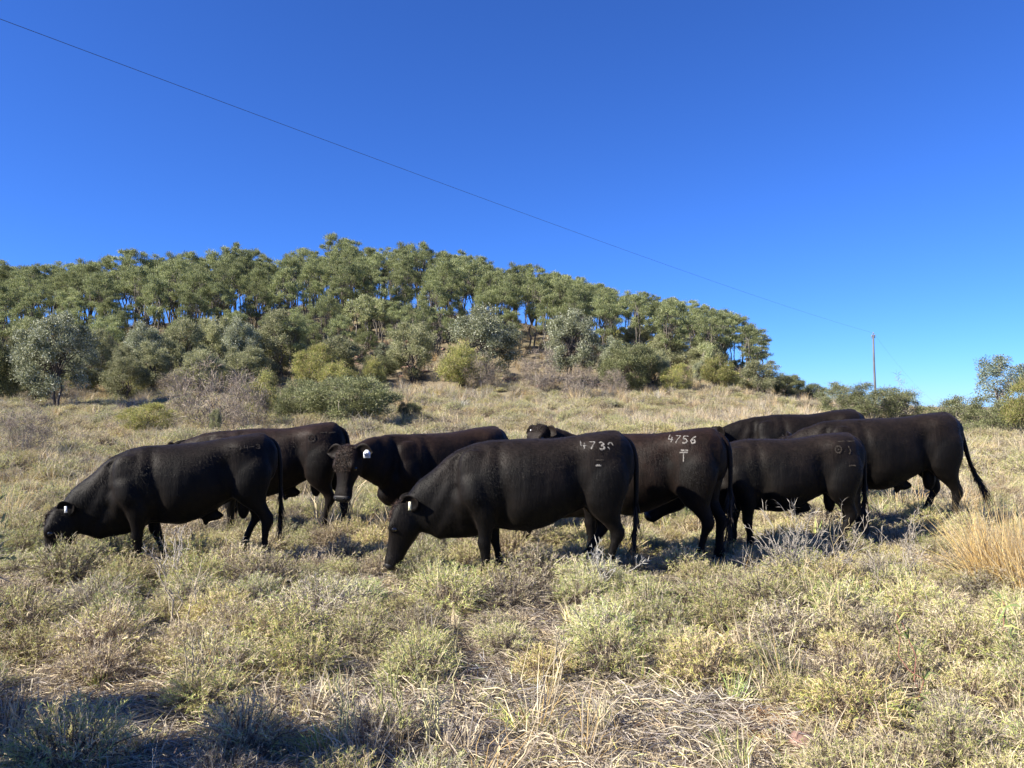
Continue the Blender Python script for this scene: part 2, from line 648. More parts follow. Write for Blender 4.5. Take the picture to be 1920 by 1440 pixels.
def make_tag(cow, c, up, nrm, w, h, mat, text=None, point=True):
    up, nrm = norm(up), norm(nrm)
    nrm = norm(nrm - up * np.dot(up, nrm))
    s = np.cross(up, nrm)
    out = [(-.5, -.5), (.5, -.5), (.5, .18), (.18, .5), (-.18, .5), (-.5, .18)] if point else \
          [(-.5, -.5), (.5, -.5), (.4, .5), (-.4, .5)]
    k = len(out)
    g = Geo()
    v = [np.asarray(c) + s * (x * w) + up * (y * h) + nrm * q for q in (.002, -.002) for x, y in out]
    tri = [[0, i, i + 1] for i in range(1, k - 1)] + [[k, k + i + 1, k + i] for i in range(1, k - 1)]
    g.add(v, tri)
    g.f.append(np.array([[i, k + i, k + (i + 1) % k, (i + 1) % k] for i in range(k)]))
    g.m.append(np.zeros(k, int))
    o = g.build("ear_tag", mat, cow)
    if text:
        t = Geo()
        cw = w * .8 / len(text)
        for i, ch in enumerate(text):
            for st in DIG[ch]:
                P = np.array([np.asarray(c) + s * (-(w * .4) + cw * (i + .1 + sx * .75)) + up * (-h * .3 + sy * h * .42) + nrm * .006 for sx, sy in densify(st, 3)])
                tube(t, P, .0048, 4)
        t.build("tag_number", M_INK, o)
    return o


def hair_lock(g, P, D, L, W, col, curl=.6, steps=4):
    """small curly tapered strands"""
    n = len(P)
    side = norm(np.cross(D, rand_dirs(n)))
    pts = [P]
    d = norm(D)
    wv = rand_dirs(n)
    for i in range(steps):
        d = norm(d + curl * np.cross(wv, d) + np.array([0, 0, -.12]))
        pts.append(pts[-1] + d * (L / steps)[:, None])
    k = g.n
    V = []
    for i, p in enumerate(pts):
        w = W * (1 - i / (steps + .3))
        V += [p - side * w * .5, p + side * w * .5]
    V = np.stack(V, 1).reshape(-1, 3)
    m = 2 * (steps + 1)
    f = np.concatenate([np.arange(n)[:, None] * m + np.array([[2 * i, 2 * i + 1, 2 * i + 3, 2 * i + 2]]) for i in range(steps)])
    g.add(V, f, np.repeat(col, m, 0))


def make_cow(name, label, rear_px, rear_d, phi, s, coat, pose, swing, tail, tags=(), marks=(), pitch=0.0,
             male=False, poll_col=(.03, .02, .015), fur=24000, seed=0):
    phi = R(phi)
    fwd = np.array([-math.cos(phi), -math.sin(phi)])
    rear = np.array([(rear_px - 960) / F * rear_d, rear_d])
    c = rear + fwd * .86 * s
    z = float(ground(c[0], c[1]))
    cow = empty(name, (c[0], c[1], z), label, "cow", "black cattle grazing in a loose line", math.atan2(fwd[1], fwd[0]), s)
    cow.rotation_euler[1] = R(pitch)
    mat = COAT[coat]
    g = Geo()
    # trunk
    rs = []
    for (x, zt, zb, hw, n) in TORSO:
        zc = zb + (zt - zb) * .52
        rs.append(ring((x, 0, zc), (1, 0, 0), (0, 0, 1), hw, zt - zc, zc - zb, n, 28))
    loft(g, rs)
    # neck and head
    poll = np.asarray(pose['poll'], float)
    ax = norm(pose['axis'])
    up = np.asarray(pose['up'], float)
    up = norm(up - ax * np.dot(ax, up))
    sd = np.cross(up, ax)           # local left of the head for a level head (ax=+X, up=+Z -> +Y)
    n0 = np.array([.46, 0, .86])
    n1 = np.array([.74, poll[1] * .15, .86 + (poll[2] - .86) * .42])
    n3 = poll - up * .035 + ax * .05
    n2 = n3 + (n1 - n3) * .42 + np.array([0, 0, .02])
    drop = pose.get('dewlap', 0.0)
    loft(g, [ring(n0, n1 - n0, (0, 0, 1), .23, .385, .38), ring((n0 + n1) / 2, n1 - n0, (0, 0, 1), .215, .37, .38 + drop * .5),
             ring(n1, n2 - n0, (0, 0, 1), .18, .32, .34 + drop), ring((n1 + n2) / 2, n2 - n1, (0, 0, 1), .15, .265, .29 + drop * 1.3),
             ring(n2, n3 - n1, (0, 0, 1), .13, .205, .25 + drop * 1.6), ring((n2 + n3) / 2, n3 - n2, up + np.array([0, 0, 1]), .118, .15, .2 + drop),
             ring(n3, n3 - n2, up + np.array([0, 0, .6]), .105, .09, .14)])
    loft(g, [ring(poll + ax * t, ax, up, hw, hu, hd, n) for (t, hw, hu, hd, n) in HEAD])
    for q in (-1, 1):
        blob(g, poll + ax * .17 + sd * q * .112 + up * .05, (.07, .036, .036), math.atan2(-ax[2], math.hypot(ax[0], ax[1])))
        loft(g, leg_rings(FRONT, swing[0 if q > 0 else 1], q, .8))
        loft(g, leg_rings(HIND, swing[2 if q > 0 else 3], q, .75))
        blob(g, (.52, q * .18, .93), (.2, .085, .27), .35)       # shoulder blade
        blob(g, (.6, q * .17, .76), (.16, .08, .15))            # shoulder point
        blob(g, (-.79, q * .1, 1.13), (.06, .055, .1))           # pin bone
        blob(g, (-.63, q * .2, .9), (.17, .09, .24), -.1)        # thigh
    blob(g, (.66, 0, .58), (.2, .14, .16))                      # brisket
    if male:
        blob(g, (-.2, 0, .5), (.12, .04, .06))
        blob(g, (-.13, 0, .455), (.035, .022, .06))
        blob(g, (-.5, 0, .58), (.07, .07, .15))
    me0 = g.mesh("raw", [])
    tmp = bpy.data.objects.new("raw", me0)
    COL.objects.link(tmp)
    rm = tmp.modifiers.new("remesh", 'REMESH')
    rm.mode = 'VOXEL'
    rm.voxel_size = .0155
    sm = tmp.modifiers.new("smooth", 'SMOOTH')
    sm.factor, sm.iterations = .5, 14
    dg = bpy.context.evaluated_depsgraph_get()
    me = bpy.data.meshes.new_from_object(tmp.evaluated_get(dg))
    bpy.data.objects.remove(tmp)
    nv = len(me.vertices)
    co = np.empty(nv * 3)
    me.vertices.foreach_get("co", co)
    co = co.reshape(-1, 3)
    nr = np.empty(nv * 3)
    me.vertices.foreach_get("normal", nr)
    nr = nr.reshape(-1, 3)
    # muscles, ribs and loose skin
    x, y, zz = co.T
    ph = seed * 1.7
    disp = .0025 * np.sin(x * 21 + zz * 6 + ph) * np.clip(1 - np.abs(x - .1) / .4, 0, 1) * np.clip((1.15 - zz) / .5, 0, 1)
    disp += .007 * np.sin(x * 9 + ph) * np.sin(zz * 11 + y * 5 + ph)
    disp += .005 * np.sin(x * 34 + zz * 22 + ph) * np.clip((x - .62) / .2, 0, 1) * np.clip((1.05 - x) / .2, 0, 1)
    disp += .022 * np.exp(-(((x + .5) / .09) ** 2 + ((zz - 1.21) / .06) ** 2)) * (np.abs(y) > .1)     # hook bone
    disp += .016 * np.exp(-((y / .05) ** 2 + ((x + .7) / .09) ** 2)) * (zz > 1.1)                       # tail head
    def bulge(cx, cz, rx, rz, k, ymin=.1):
        return k * np.exp(-(((x - cx) / rx) ** 2 + ((zz - cz) / rz) ** 2)) * (np.abs(y) > ymin)
    disp += bulge(-.33, 1.05, .1, .13, -.04) + bulge(-.35, .82, .07, .16, -.045) + bulge(.29, .72, .07, .2, -.045) + bulge(.34, 1.02, .05, .2, -.022)
    disp += bulge(.05, .68, .2, .2, .028) + bulge(-.6, .95, .13, .2, .022) + bulge(.56, .82, .09, .13, .03) + bulge(.72, .97, .045, .24, -.03)
    disp += bulge(.46, 1.02, .09, .13, .014) + bulge(-.78, .98, .04, .2, -.016) + bulge(.45, .62, .06, .08, .014, .12)
    rib = np.clip((.2 - np.abs(x - .0)) / .1, 0, 1) * np.clip((zz - .6) / .1, 0, 1) * np.clip((1.12 - zz) / .15, 0, 1)
    disp += .0012 * np.sin(x * 62 + zz * 9) * rib
    co = co + nr * disp[:, None]
    me.vertices.foreach_set("co", co.ravel())
    me.name = "body"
    me.materials.clear()
    me.materials.append(mat)
    me.polygons.foreach_set("use_smooth", np.ones(len(me.polygons), dtype=bool))
    me.update()
    body = link("body", me, cow)
    bvh = BVHTree.FromPolygons([Vector(v) for v in co], [tuple(p.vertices) for p in me.polygons])

    def onto(p, d):
        h = bvh.ray_cast(Vector(p), Vector(d))
        return np.array(h[0]) if h[0] is not None else np.asarray(p)
    # face
    for q in (-1, 1):
        o = poll + ax * .195 + up * .02
        hit = onto(o + sd * q * .5, -sd * q)
        e = Geo()
        blob(e, hit - sd * q * .008, (.028, .02, .022))
        e.build("eye", M_EYE, cow, smooth=True)
        hit = onto(poll + ax * .525 + sd * q * .055 + up * .5, -up)
        e = Geo()
        blob(e, hit - up * .0, (.02, .014, .009), .3)
        e.build("nostril", M_EYE, cow, smooth=True)
        b = poll + ax * .0 + sd * q * .085 + up * .0
        ear = pose.get('ears', {}).get(q, (1.0, -.35, -.05))
        make_ear(cow, b, sd * q * ear[0] + ax * ear[1] + up * ear[2], pose.get('earfwd', ax * .8 + up * .5), .215, COAT['black'])
    mz = Geo()
    loft(mz, [ring(poll + ax * t - up * .004, ax, up, hw, hu, hd, 2.6) for (t, hw, hu, hd) in
              ((.497, .096, .044, .05), (.515, .104, .052, .06), (.54, .1, .038, .062), (.557, .08, .016, .045), (.565, .05, .0, .02))])
    mz.build("muzzle", M_NOSE, cow, smooth=True)
    # poll hair
    hg = Geo()
    n = pose.get('ncurl', 420)
    a = rng.uniform(-1, 1, n)
    t = rng.uniform(-.06, pose.get('curls', .14), n)
    src = poll + ax * t[:, None] + sd * (a * .095)[:, None]
    P = np.array([onto(p + up * .4, -up) for p in src])
    hair_lock(hg, P - up * .004, up * .8 + ax * rng.uniform(-.4, .9, (n, 1)) + sd * a[:, None] * .6 + rand_dirs(n) * .4,
              rng.uniform(.025, .055, n), .007, pick([poll_col, (.012, .01, .009), tuple(1.6 * q for q in poll_col)], [3, 2, 1], n), .55)
    tag(hg.build("poll_hair", M_CURL, cow), kind="stuff")
    # tail
    tg = Geo()
    tp = np.array(tail, float)
    m = 16
    tt = np.linspace(0, len(tp) - 1, m)
    path = np.stack([np.interp(tt, np.arange(len(tp)), tp[:, k]) for k in range(3)], 1)
    for _ in range(3):
        path[1:-1] = .25 * path[:-2] + .5 * path[1:-1] + .25 * path[2:]
    tube(tg, path, np.linspace(.04, .015, m), 8)
    tl = tg.build("tail", mat, cow, smooth=True)
    sw = Geo()
    n = 160
    P = path[-5 + rng.integers(0, 5, n)] + rand_dirs(n) * .012
    d = norm(path[-1] - path[-3])
    hair_lock(sw, P, d * 1.3 + rand_dirs(n) * .25, rng.uniform(.16, .3, n), .012, pick([(.012, .009, .008), (.03, .02, .015)], [3, 1], n), .12)
    tag(sw.build("tail_switch", M_CURL, tl), kind="stuff")
    for tgv in tags:
        q, off, w, h, m_, text, point, face = tgv
        ear = pose.get('ears', {}).get(q, (1.0, -.35, -.05))
        b = poll + sd * q * .085 + norm(sd * q * ear[0] + ax * ear[1] + up * ear[2]) * off
        fn = norm(face)
        make_tag(cow, b + fn * .03 + np.array([0, 0, -h * .45]), (0, 0, 1), fn, w, h, m_, text, point)
    for mk in marks:
        brand(cow, bvh, *mk)
    # coat: short hairs lying back along the body
    if fur:
        me.calc_loop_triangles()
        tri = np.empty(len(me.loop_triangles) * 3, dtype=np.int32)
        me.loop_triangles.foreach_get("vertices", tri)
        tri = tri.reshape(-1, 3)
        A = np.linalg.norm(np.cross(co[tri[:, 1]] - co[tri[:, 0]], co[tri[:, 2]] - co[tri[:, 0]]), axis=1)
        pk = rng.choice(len(tri), fur, p=A / A.sum())
        w1 = rng.dirichlet((1, 1, 1), fur)
        P = (co[tri[pk]] * w1[:, :, None]).sum(1)
        nn = norm(nr[tri[pk, 0]])
        flow = np.array([-.6, 0, -.9]) + rng.normal(size=(fur, 3)) * .22
        flow = norm(flow - nn * (flow * nn).sum(1, keepdims=True))
        D = norm(flow + nn * rng.uniform(.05, .32, (fur, 1)) * (1 + .9 * (nn[:, 2:3] > .2)))
        L = rng.uniform(.016, .034, fur)
        Wd = rng.uniform(.0009, .0018, fur)
        sdv = norm(np.cross(D, nn)) * Wd[:, None]
        v = np.stack([P - sdv, P + sdv, P + D * L[:, None]], 1).reshape(-1, 3)
        fg = Geo()
        fg.add(v, np.arange(fur * 3).reshape(-1, 3))
        fo = fg.build("coat_hair", mat, cow)
        tag(fo, kind="stuff")
    return cow


GRAZE = dict(poll=(1.2, 0, .66), axis=(.22, 0, -.975), up=(.975, 0, .22), dewlap=.07,
             ears={1: (.62, -.62, -.6), -1: (.7, -.8, -.2)}, earfwd=(.3, 1.0, -.2))
HANG = [(-.68, 0, 1.29), (-.82, 0, 1.25), (-.885, 0, 1.12), (-.885, .01, .8), (-.87, .02, .42)]


def graze(yaw=0.0, lift=0.0, x=1.2, y=0.0):
    d = dict(GRAZE)
    d['poll'] = (x, y, .66 + lift)
    d['axis'] = (.22, yaw, -.975)
    d['up'] = (.975, yaw * .6, .22)
    return d


C_POSE = dict(poll=(1.27, .2, 1.1), axis=(.2, .135, -.97), up=(.8, .54, .25), dewlap=.0, curls=.24, ncurl=900,
              ears={1: (1.0, -.12, -.12), -1: (1.0, .05, .0)}, earfwd=(.75, .6, 0))
E_POSE = dict(poll=(1.1, .1, 1.46), axis=(.45, .5, -.74), up=(.5, .55, .66),
              ears={1: (1.0, .22, -.1), -1: (1.0, .22, -.1)}, earfwd=(.5, .85, .1))
I_POSE = dict(poll=(1.2, .0, .98), axis=(.75, 0, -.66), up=(.66, 0, .75),
              ears={1: (.9, -.5, .35), -1: (.9, -.5, .5)}, earfwd=(.5, .8, .2))
H_POSE = dict(poll=(1.08, -.1, .98), axis=(.5, -.3, -.8), up=(.8, -.2, .5))

make_cow("cow", "leftmost black cow grazing with its muzzle in the grass, white tag in its ear",
         528, 7.6, 18, .925, 'black', graze(.12, -.02), (.05, -.2, -.05, .22), HANG,
         tags=[(1, .13, .028, .062, M_TAGW, None, False, (.4, 1, .2))], male=True, pitch=2.0,
         marks=[("4-)4-3", -.36, 1.19, .05, .04, .006, M_FAINT, .004)], seed=1)
make_cow("cow", "dark brown cow standing behind the leftmost grazing cow, its lowered head hidden",
         650, 9.35, 1, 1.01, 'brown', dict(GRAZE, poll=(1.22, 0, 1.0), dewlap=.02), (0, .1, .05, -.2), HANG,
         marks=[("o", -.47, 1.12, .08, .09, 0, M_FAINT, .009), ("--", -.6, 1.2, .07, .05, .02, M_FAINT, .008)], male=True, seed=2)
make_cow("cow", "black cow with curly brown forehead facing the camera, numbered white tag in its ear",
         948, 9.55, 31, .975, 'brown', C_POSE, (.05, -.1, 0, .1), HANG,
         tags=[(1, .15, .075, .088, M_TAGW, "4815", True, (.55, .8, 0)), ], poll_col=(.045, .03, .021), seed=3)
make_cow("cow", "glossy black cow grazing in front centre with white number 473 branded on its rump",
         1187, 6.9, 0, 1.0, 'grey', graze(.06, .0), (.0, -.14, .06, .3), HANG,
         tags=[(1, .12, .026, .075, M_TAGY, None, False, (.2, 1, .1))],
         marks=[("473", -.362, 1.198, .056, .058, .022, M_BRAND, .008, -.03), ("p", -.596, 1.192, .05, .055, 0, M_BRAND, .006),
                ("-", -.49, 1.09, .07, .02, 0, M_FAINT, .006), ("-", -.49, 1.045, .05, .02, 0, M_BRAND, .01)],
         poll_col=(.085, .052, .038), fur=40000, seed=4)
make_cow("cow", "cow raising its head over the backs of the herd behind the cow branded 473",
         1262, 10.3, 0, .9, 'grey', E_POSE, (0, 0, 0, 0), HANG,
         tags=[(-1, .1, .025, .06, M_TAGW, None, False, (.5, .8, .2))], seed=5)
make_cow("cow", "red tinged black cow branded 4756 standing rump first behind the front centre cow",
         1364, 7.35, -25, 1.0, 'brown', graze(0, 0), (0, .1, .05, -.12), HANG,
         marks=[("4756", -.33, 1.205, .056, .062, .018, M_BRAND, .0062, -.02), ("-", -.47, 1.12, .07, .03, 0, M_BRAND, .009),
                ("T", -.46, 1.03, .075, .085, 0, M_BRAND, .006)], fur=34000, seed=6)
make_cow("cow", "dusty black cow with a faint ringed dot brand, head down behind the cow branded 4756",
         1615, 8.2, -3, .955, 'grey', dict(GRAZE, poll=(1.12, 0, .74), axis=(.75, 0, -.66), up=(.66, 0, .75), dewlap=.03), (-.05, .08, .12, -.1), HANG, male=True,
         marks=[("o", -.47, 1.13, .065, .075, 0, M_FAINT, .009), (")", -.6, 1.12, .06, .08, 0, M_FAINT, .008),
                ("--", -.5, 1.235, .09, .03, .03, M_FAINT, .008), ("-", -.6, .98, .07, .03, 0, M_FAINT, .008)], fur=34000, seed=7)
make_cow("cow", "big dark brown cow at the right end of the herd with its tail swung out",
         1798, 9.1, 0, 1.03, 'grey', H_POSE, (-.1, .14, -.05, .16),
         [(-.68, 0, 1.29), (-.83, 0, 1.24), (-.91, 0, 1.0), (-.98, 0, .72), (-1.1, .0, .5)], male=True, fur=30000, seed=8)
make_cow("cow", "cow farthest back on the right, only its long dark back and ear tips showing",
         1620, 11.2, 0, 1.045, 'black', I_POSE, (0, .1, 0, .1), HANG,
         tags=[(1, .05, .02, .05, M_TAGW, None, False, (.3, .9, .2))], seed=9)

# ------------------------------------------------------------------ trees and shrubs
def curve_path(a, b, n=6, wob=.06):
    a, b = np.asarray(a, float), np.asarray(b, float)
    t = np.linspace(0, 1, n)[:, None]
    L = np.linalg.norm(b - a)
    w = rng.normal(size=(n, 3)) * wob * L * np.sin(np.pi * t)
    bow = np.array([0, 0, 1.0]) * np.sin(np.pi * t) * L * .08
    return a + (b - a) * t + w + bow * np.linalg.norm((b - a)[:2]) / max(L, .01)


def plant(H, Rx, zc, Rz, clusters, per, cr, leafL, leafW, cols, w, stems=1, stem_r=.08, up=.35, bark_wob=.05, flat=.75,
          fill=.35, lean=.15, bare=0, twig_col=((.2, .17, .14), (.3, .26, .22)), blade=False, low=False):
    """returns (wood mesh geo, leaf geo). Crown: leaf clumps spread over a dome, each on its own limb."""
    wood, leaf = Geo(), Geo()
    base = []
    for i in range(stems):
        a = rng.uniform(0, 6.28)
        r0 = .1 * Rx * (stems > 1)
        b = np.array([math.cos(a) * r0, math.sin(a) * r0, -.1])
        top = np.array([math.cos(a) * Rx * lean * rng.uniform(.5, 1.6), math.sin(a) * Rx * lean * rng.uniform(.5, 1.6), zc * rng.uniform(.85, 1.1)])
        p = curve_path(b, top, 8, bark_wob)
        tube(wood, p, np.linspace(stem_r, stem_r * .55, 8), 6)
        base.append(p)
    cc = []
    tries = 0
    while len(cc) < clusters and tries < 4000:
        tries += 1
        d = rand_dirs(1, .25 if not low else .05)[0]
        r = rng.uniform(fill, 1) ** .6
        p = np.array([d[0] * Rx * r, d[1] * Rx * r, zc + d[2] * Rz * r])
        if p[2] < .12 * H:
            continue
        if all(np.linalg.norm((p - q) / np.array([1, 1, .8])) > cr * .75 for q in cc):
            cc.append(p)
    for p in cc:
        s = base[rng.integers(len(base))]
        k = rng.integers(len(s) // 2, len(s)) if not low else rng.integers(0, len(s))
        tube(wood, curve_path(s[k], p, 6, .07), np.linspace(stem_r * .4, stem_r * .1, 6), 4, cap=False)
        r = cr * rng.uniform(.7, 1.25)
        n = int(per * rng.uniform(.7, 1.3))
        d = norm(rng.normal(size=(n, 3)) + np.array([0, 0, .25]))
        q = np.abs(rng.normal(.62, .3, n))
        P = p + d * (q * r)[:, None] * np.array([1, 1, flat])
        D = d * .8 + rand_dirs(n) * .8 + np.array([0, 0, up])
        c = pick(cols, w, n, .2) * rng.uniform(.85, 1.15)
        if blade:
            blades(leaf, P, D, leafL * rng.uniform(.6, 1.3, n), leafW, c, .5)
        else:
            leaves(leaf, P, D, leafL * rng.uniform(.6, 1.3, n), leafW * rng.uniform(.7, 1.2, n), c)
        if bare:
            m = bare
            d = rand_dirs(m, .3)
            P0 = p + d * r * .2
            blades(leaf, P0, d + rand_dirs(m) * .3, r * rng.uniform(.8, 1.7, m), .012 * H / 2.5, pick(twig_col, [1] * len(twig_col), m), .3)
    return wood, leaf


def variants(n, wood_mat, leaf_m, names, **kw):
    out = []
    for i in range(n):
        w, l = plant(**kw)
        out.append((w.mesh(names[0], [wood_mat], True), l.mesh(names[1], [leaf_m])))
    return out, names


def put(kind, i, name, loc, s, label, cat, group=None, sz=None):
    vs, names = kind
    v = vs[i % len(vs)]
    e = empty(name, loc, label, cat, group, rng.uniform(0, 6.28), (s, s, s if sz is None else sz))
    link(names[0], v[0], e)
    link(names[1], v[1], e)
    return e


OLIVE = [(.245, .28, .125), (.36, .385, .19), (.135, .165, .07), (.5, .51, .31)]
RIDGE = ([], ("trunk", "crown"))
for rx_, zc_, rz_, ncl, st_ in ((1.5, 4.55, 2.2, 40, 3), (1.15, 4.7, 2.1, 30, 2), (1.8, 4.8, 1.9, 44, 3), (1.35, 4.2, 2.5, 40, 2), (1.0, 5.0, 1.8, 24, 2), (1.6, 4.9, 1.8, 34, 4), (1.25, 4.5, 2.2, 28, 3)):
    RIDGE[0].extend(variants(1, M_BARK if st_ == 3 else M_GREYB, M_LEAF, ("trunk", "crown"), H=7, Rx=rx_, zc=zc_, Rz=rz_, clusters=int(ncl * .85), per=360, cr=.4, leafL=.17, leafW=.034,
                             cols=OLIVE, w=[4, 3, 3.5, .9], stems=st_, stem_r=.07, up=1.3, fill=.35, lean=.35, bark_wob=.03)[0])
SAPL = variants(2, M_PALE, M_LEAF, ("trunk", "crown"), H=5, Rx=1.05, zc=3.7, Rz=1.25, clusters=12, per=200, cr=.45, leafL=.22, leafW=.06,
                cols=OLIVE + [(.25, .26, .12)], w=[2, 4, 2, 3, 3], stems=1, stem_r=.06, up=1.0)
SILV = variants(3, M_BARK, M_SILVER, ("trunk", "crown"), H=4, Rx=1.5, zc=2.2, Rz=1.7, clusters=52, per=560, cr=.42, leafL=.1, leafW=.036,
                cols=[(.23, .25, .145), (.38, .4, .26), (.14, .155, .085), (.68, .7, .56)], w=[4, 3, 3, 1.1], stems=2, stem_r=.075, up=.2)
PALE = variants(3, M_BARK, M_LEAF, ("stems", "foliage"), H=3, Rx=1.3, zc=1.6, Rz=1.3, clusters=38, per=520, cr=.36, leafL=.1, leafW=.034,
                cols=[(.29, .3, .16), (.4, .4, .24), (.19, .21, .1), (.5, .48, .32)], w=[4, 3, 3, 1], stems=3, stem_r=.05, up=.25, low=True)
YELL = variants(3, M_BARK, M_LEAF, ("stems", "foliage"), H=2, Rx=1.1, zc=.95, Rz=.95, clusters=36, per=300, cr=.32, leafL=.13, leafW=.024,
                cols=[(.33, .34, .1), (.42, .4, .16), (.2, .23, .08), (.45, .37, .2)], w=[4, 3, 3, 2], stems=4, stem_r=.03, up=.6, low=True, bare=6)
DARK = variants(3, M_BARK, M_LEAF, ("stems", "foliage"), H=2.5, Rx=1.5, zc=1.15, Rz=1.15, clusters=60, per=480, cr=.36, leafL=.1, leafW=.028,
                cols=[(.185, .2, .095), (.25, .265, .13), (.11, .13, .06), (.33, .33, .19)], w=[4, 4, 3, 1.5], stems=4, stem_r=.035, up=.35, low=True, bare=5)
TWIG = variants(4, M_PALE, M_TWIG, ("stems", "twigs"), H=2, Rx=1.15, zc=.95, Rz=.95, clusters=34, per=60, cr=.35, leafL=.2, leafW=.014,
                cols=[(.24, .19, .15), (.33, .28, .22), (.17, .14, .12), (.24, .22, .1)], w=[4, 3, 3, 1], stems=6, stem_r=.02, up=.6, low=True, bare=22, blade=True)
THORN = variants(3, M_PALE, M_LEAF, ("stems", "foliage"), H=2.4, Rx=1.25, zc=1.2, Rz=1.15, clusters=46, per=400, cr=.34, leafL=.1, leafW=.026,
                 cols=[(.19, .215, .1), (.27, .29, .14), (.12, .14, .07), (.36, .35, .22)], w=[4, 4, 2, 2], stems=5, stem_r=.03, up=.3, low=True, bare=16)
GUM = variants(1, M_PALE, M_LEAF, ("trunk", "crown"), H=4.5, Rx=1.7, zc=3.0, Rz=1.6, clusters=36, per=230, cr=.42, leafL=.16, leafW=.04,
               cols=[(.2, .24, .15), (.28, .32, .21), (.13, .16, .1), (.36, .39, .27)], w=[3, 3, 2, 1.5], stems=2, stem_r=.05, up=-.1, lean=.3)
BARE = variants(1, M_PALE, M_TWIG, ("trunk", "twigs"), H=3.4, Rx=.9, zc=2.3, Rz=1.2, clusters=9, per=10, cr=.3, leafL=.35, leafW=.014,
                cols=[(.2, .16, .14), (.3, .25, .22)], w=[1, 1], stems=3, stem_r=.03, up=.6, bare=8, blade=True, lean=.5)

# hilltop grove: each tree is a thing; tops follow the skyline of the photograph
_tx = [-400, -200, 0, 60, 130, 190, 250, 320, 380, 430, 480, 515, 560, 600, 630, 665, 690, 760, 810, 850, 890, 930, 990, 1050, 1120, 1170, 1200, 1270, 1330, 1390, 1432]
_ty = [500, 490, 487, 490, 490, 470, 463, 475, 460, 448, 462, 492, 462, 462, 432, 455, 457, 455, 452, 465, 475, 497, 490, 507, 525, 545, 543, 550, 570, 585, 640]


_zx = [-30, 30, 150, 240, 340, 440, 520, 600, 690, 790, 880, 950, 1040, 1130, 1230, 1330]
ZONES = ["beyond the left edge", "at the left edge", "above the large silvery tree", "over the gap with bare trunks", "above the third silvery tree", "left of the dip in the skyline",
         "just left of the skyline dip", "between the skyline dip and the tallest tree", "around the tallest tree", "right of the tallest tree", "above the rounded pale shrub",
         "above the white tipped silvery tree", "right of the notch in the skyline", "above the right silvery tree", "halfway down the right slope",
         "low on the right slope", "at the right end of the grove"]


def grove():
    spots = []
    # skyline row, read off the photograph
    for px in list(range(-330, 0, 42)) + [0, 32, 66, 100, 133, 165, 195, 226, 255, 290, 322, 352, 385, 415, 440, 470, 498, 540, 566, 596, 630, 662, 690, 722,
               755, 785, 812, 838, 862, 892, 915, 965, 995, 1022, 1052, 1085, 1118, 1150, 1178, 1204, 1236, 1268, 1298, 1328, 1358, 1388, 1410]:
        d = np.interp(px, _px, _dr) * rng.uniform(.97, 1.05)
        spots.append((px, d, np.interp(px, _tx, _ty) + rng.uniform(-2, 6), True))
    # the rest of the grove: down the near face and behind the crest
    t = 0
    while len(spots) < 265 and t < 9000:
        t += 1
        px = rng.uniform(-330, 1425)
        dr = np.interp(px, _px, _dr)
        fr = rng.uniform(.8, 1.14) if px < 1150 else rng.uniform(.84, 1.1)
        d = dr * fr
        x = (px - 960) / F * d
        if all((x - (q[0] - 960) / F * q[1]) ** 2 + (d - q[1]) ** 2 > 1.9 ** 2 for q in spots):
            spots.append((px, d, None, False))
    for k, (px, d, row, sky_) in enumerate(spots):
        p = at(px, d)
        lim = z_of_row(np.interp(px, _tx, _ty) + 6, d) - p.z
        h = (z_of_row(row, d) - p.z) if row is not None else min(lim, rng.uniform(5.2, 7.2))
        h = min(max(h, 2.6), 10.5)
        s = h / 6.9
        wide = np.clip(h, 5.2, 8) / 6.9
        if px == 630:
            lab, grp = "tallest tree of the hilltop grove, its round crown poking above the skyline", None
        elif px == 1410:
            lab, grp = "last dark tree at the right hand end of the hilltop grove", None
        else:
            where = ZONES[int(np.searchsorted(_zx, px))]
            row_ = "on the skyline" if sky_ else ("in the front of the grove" if d < np.interp(px, _px, _dr) * .95 else "deep in the grove")
            lab, grp = "olive tree %s %s" % (row_, where), "olive trees %s %s" % (row_, where)
        put(RIDGE, k, "olive_tree", p, wide, lab, "tree", grp, s)


grove()
# young trees on the face of the hill, in front of the grove
yt = 0
tries = 0
ysp = []
while yt < 46 and tries < 3000:
    tries += 1
    px = rng.uniform(-250, 1330)
    d = np.interp(px, _px, _dr) * rng.uniform(.66, .84)
    if (800 < px < 1150 and d < 56) or px > 1120:
        continue
    p = at(px, d)
    if any((p.x - q.x) ** 2 + (p.y - q.y) ** 2 < 2.0 ** 2 for q in ysp):
        continue
    ysp.append(p)
    h = rng.uniform(3.0, 5.0)
    w_ = "in front of the grove " + ZONES[int(np.searchsorted(_zx, px))]
    put(RIDGE, tries, "olive_tree", p, h / 6.9 * rng.uniform(.95, 1.25), "young olive tree " + w_, "tree", "young olive trees " + w_, h / 6.9)
    yt += 1
for k, (px, row, hpx, lab) in enumerate([
        (665, 664, 92, "slender pale stemmed sapling above the red rocks, left one of three"),
        (685, 667, 104, "slender pale stemmed sapling above the red rocks, middle one of three"),
        (704, 652, 88, "slender pale stemmed sapling above the red rocks, right one of three"),
        (45, 690, 118, "pale green sapling rising behind the silvery tree near the left edge"),
        (1323, 690, 82, "light yellow green tree under the dark right end of the grove")]):
    d = [60, 59, 61, 52, 50][k]
    p = at(px, d)
    h = hpx * d / F
    put(SAPL, k, "sapling", p, h / 5.0, lab, "tree")

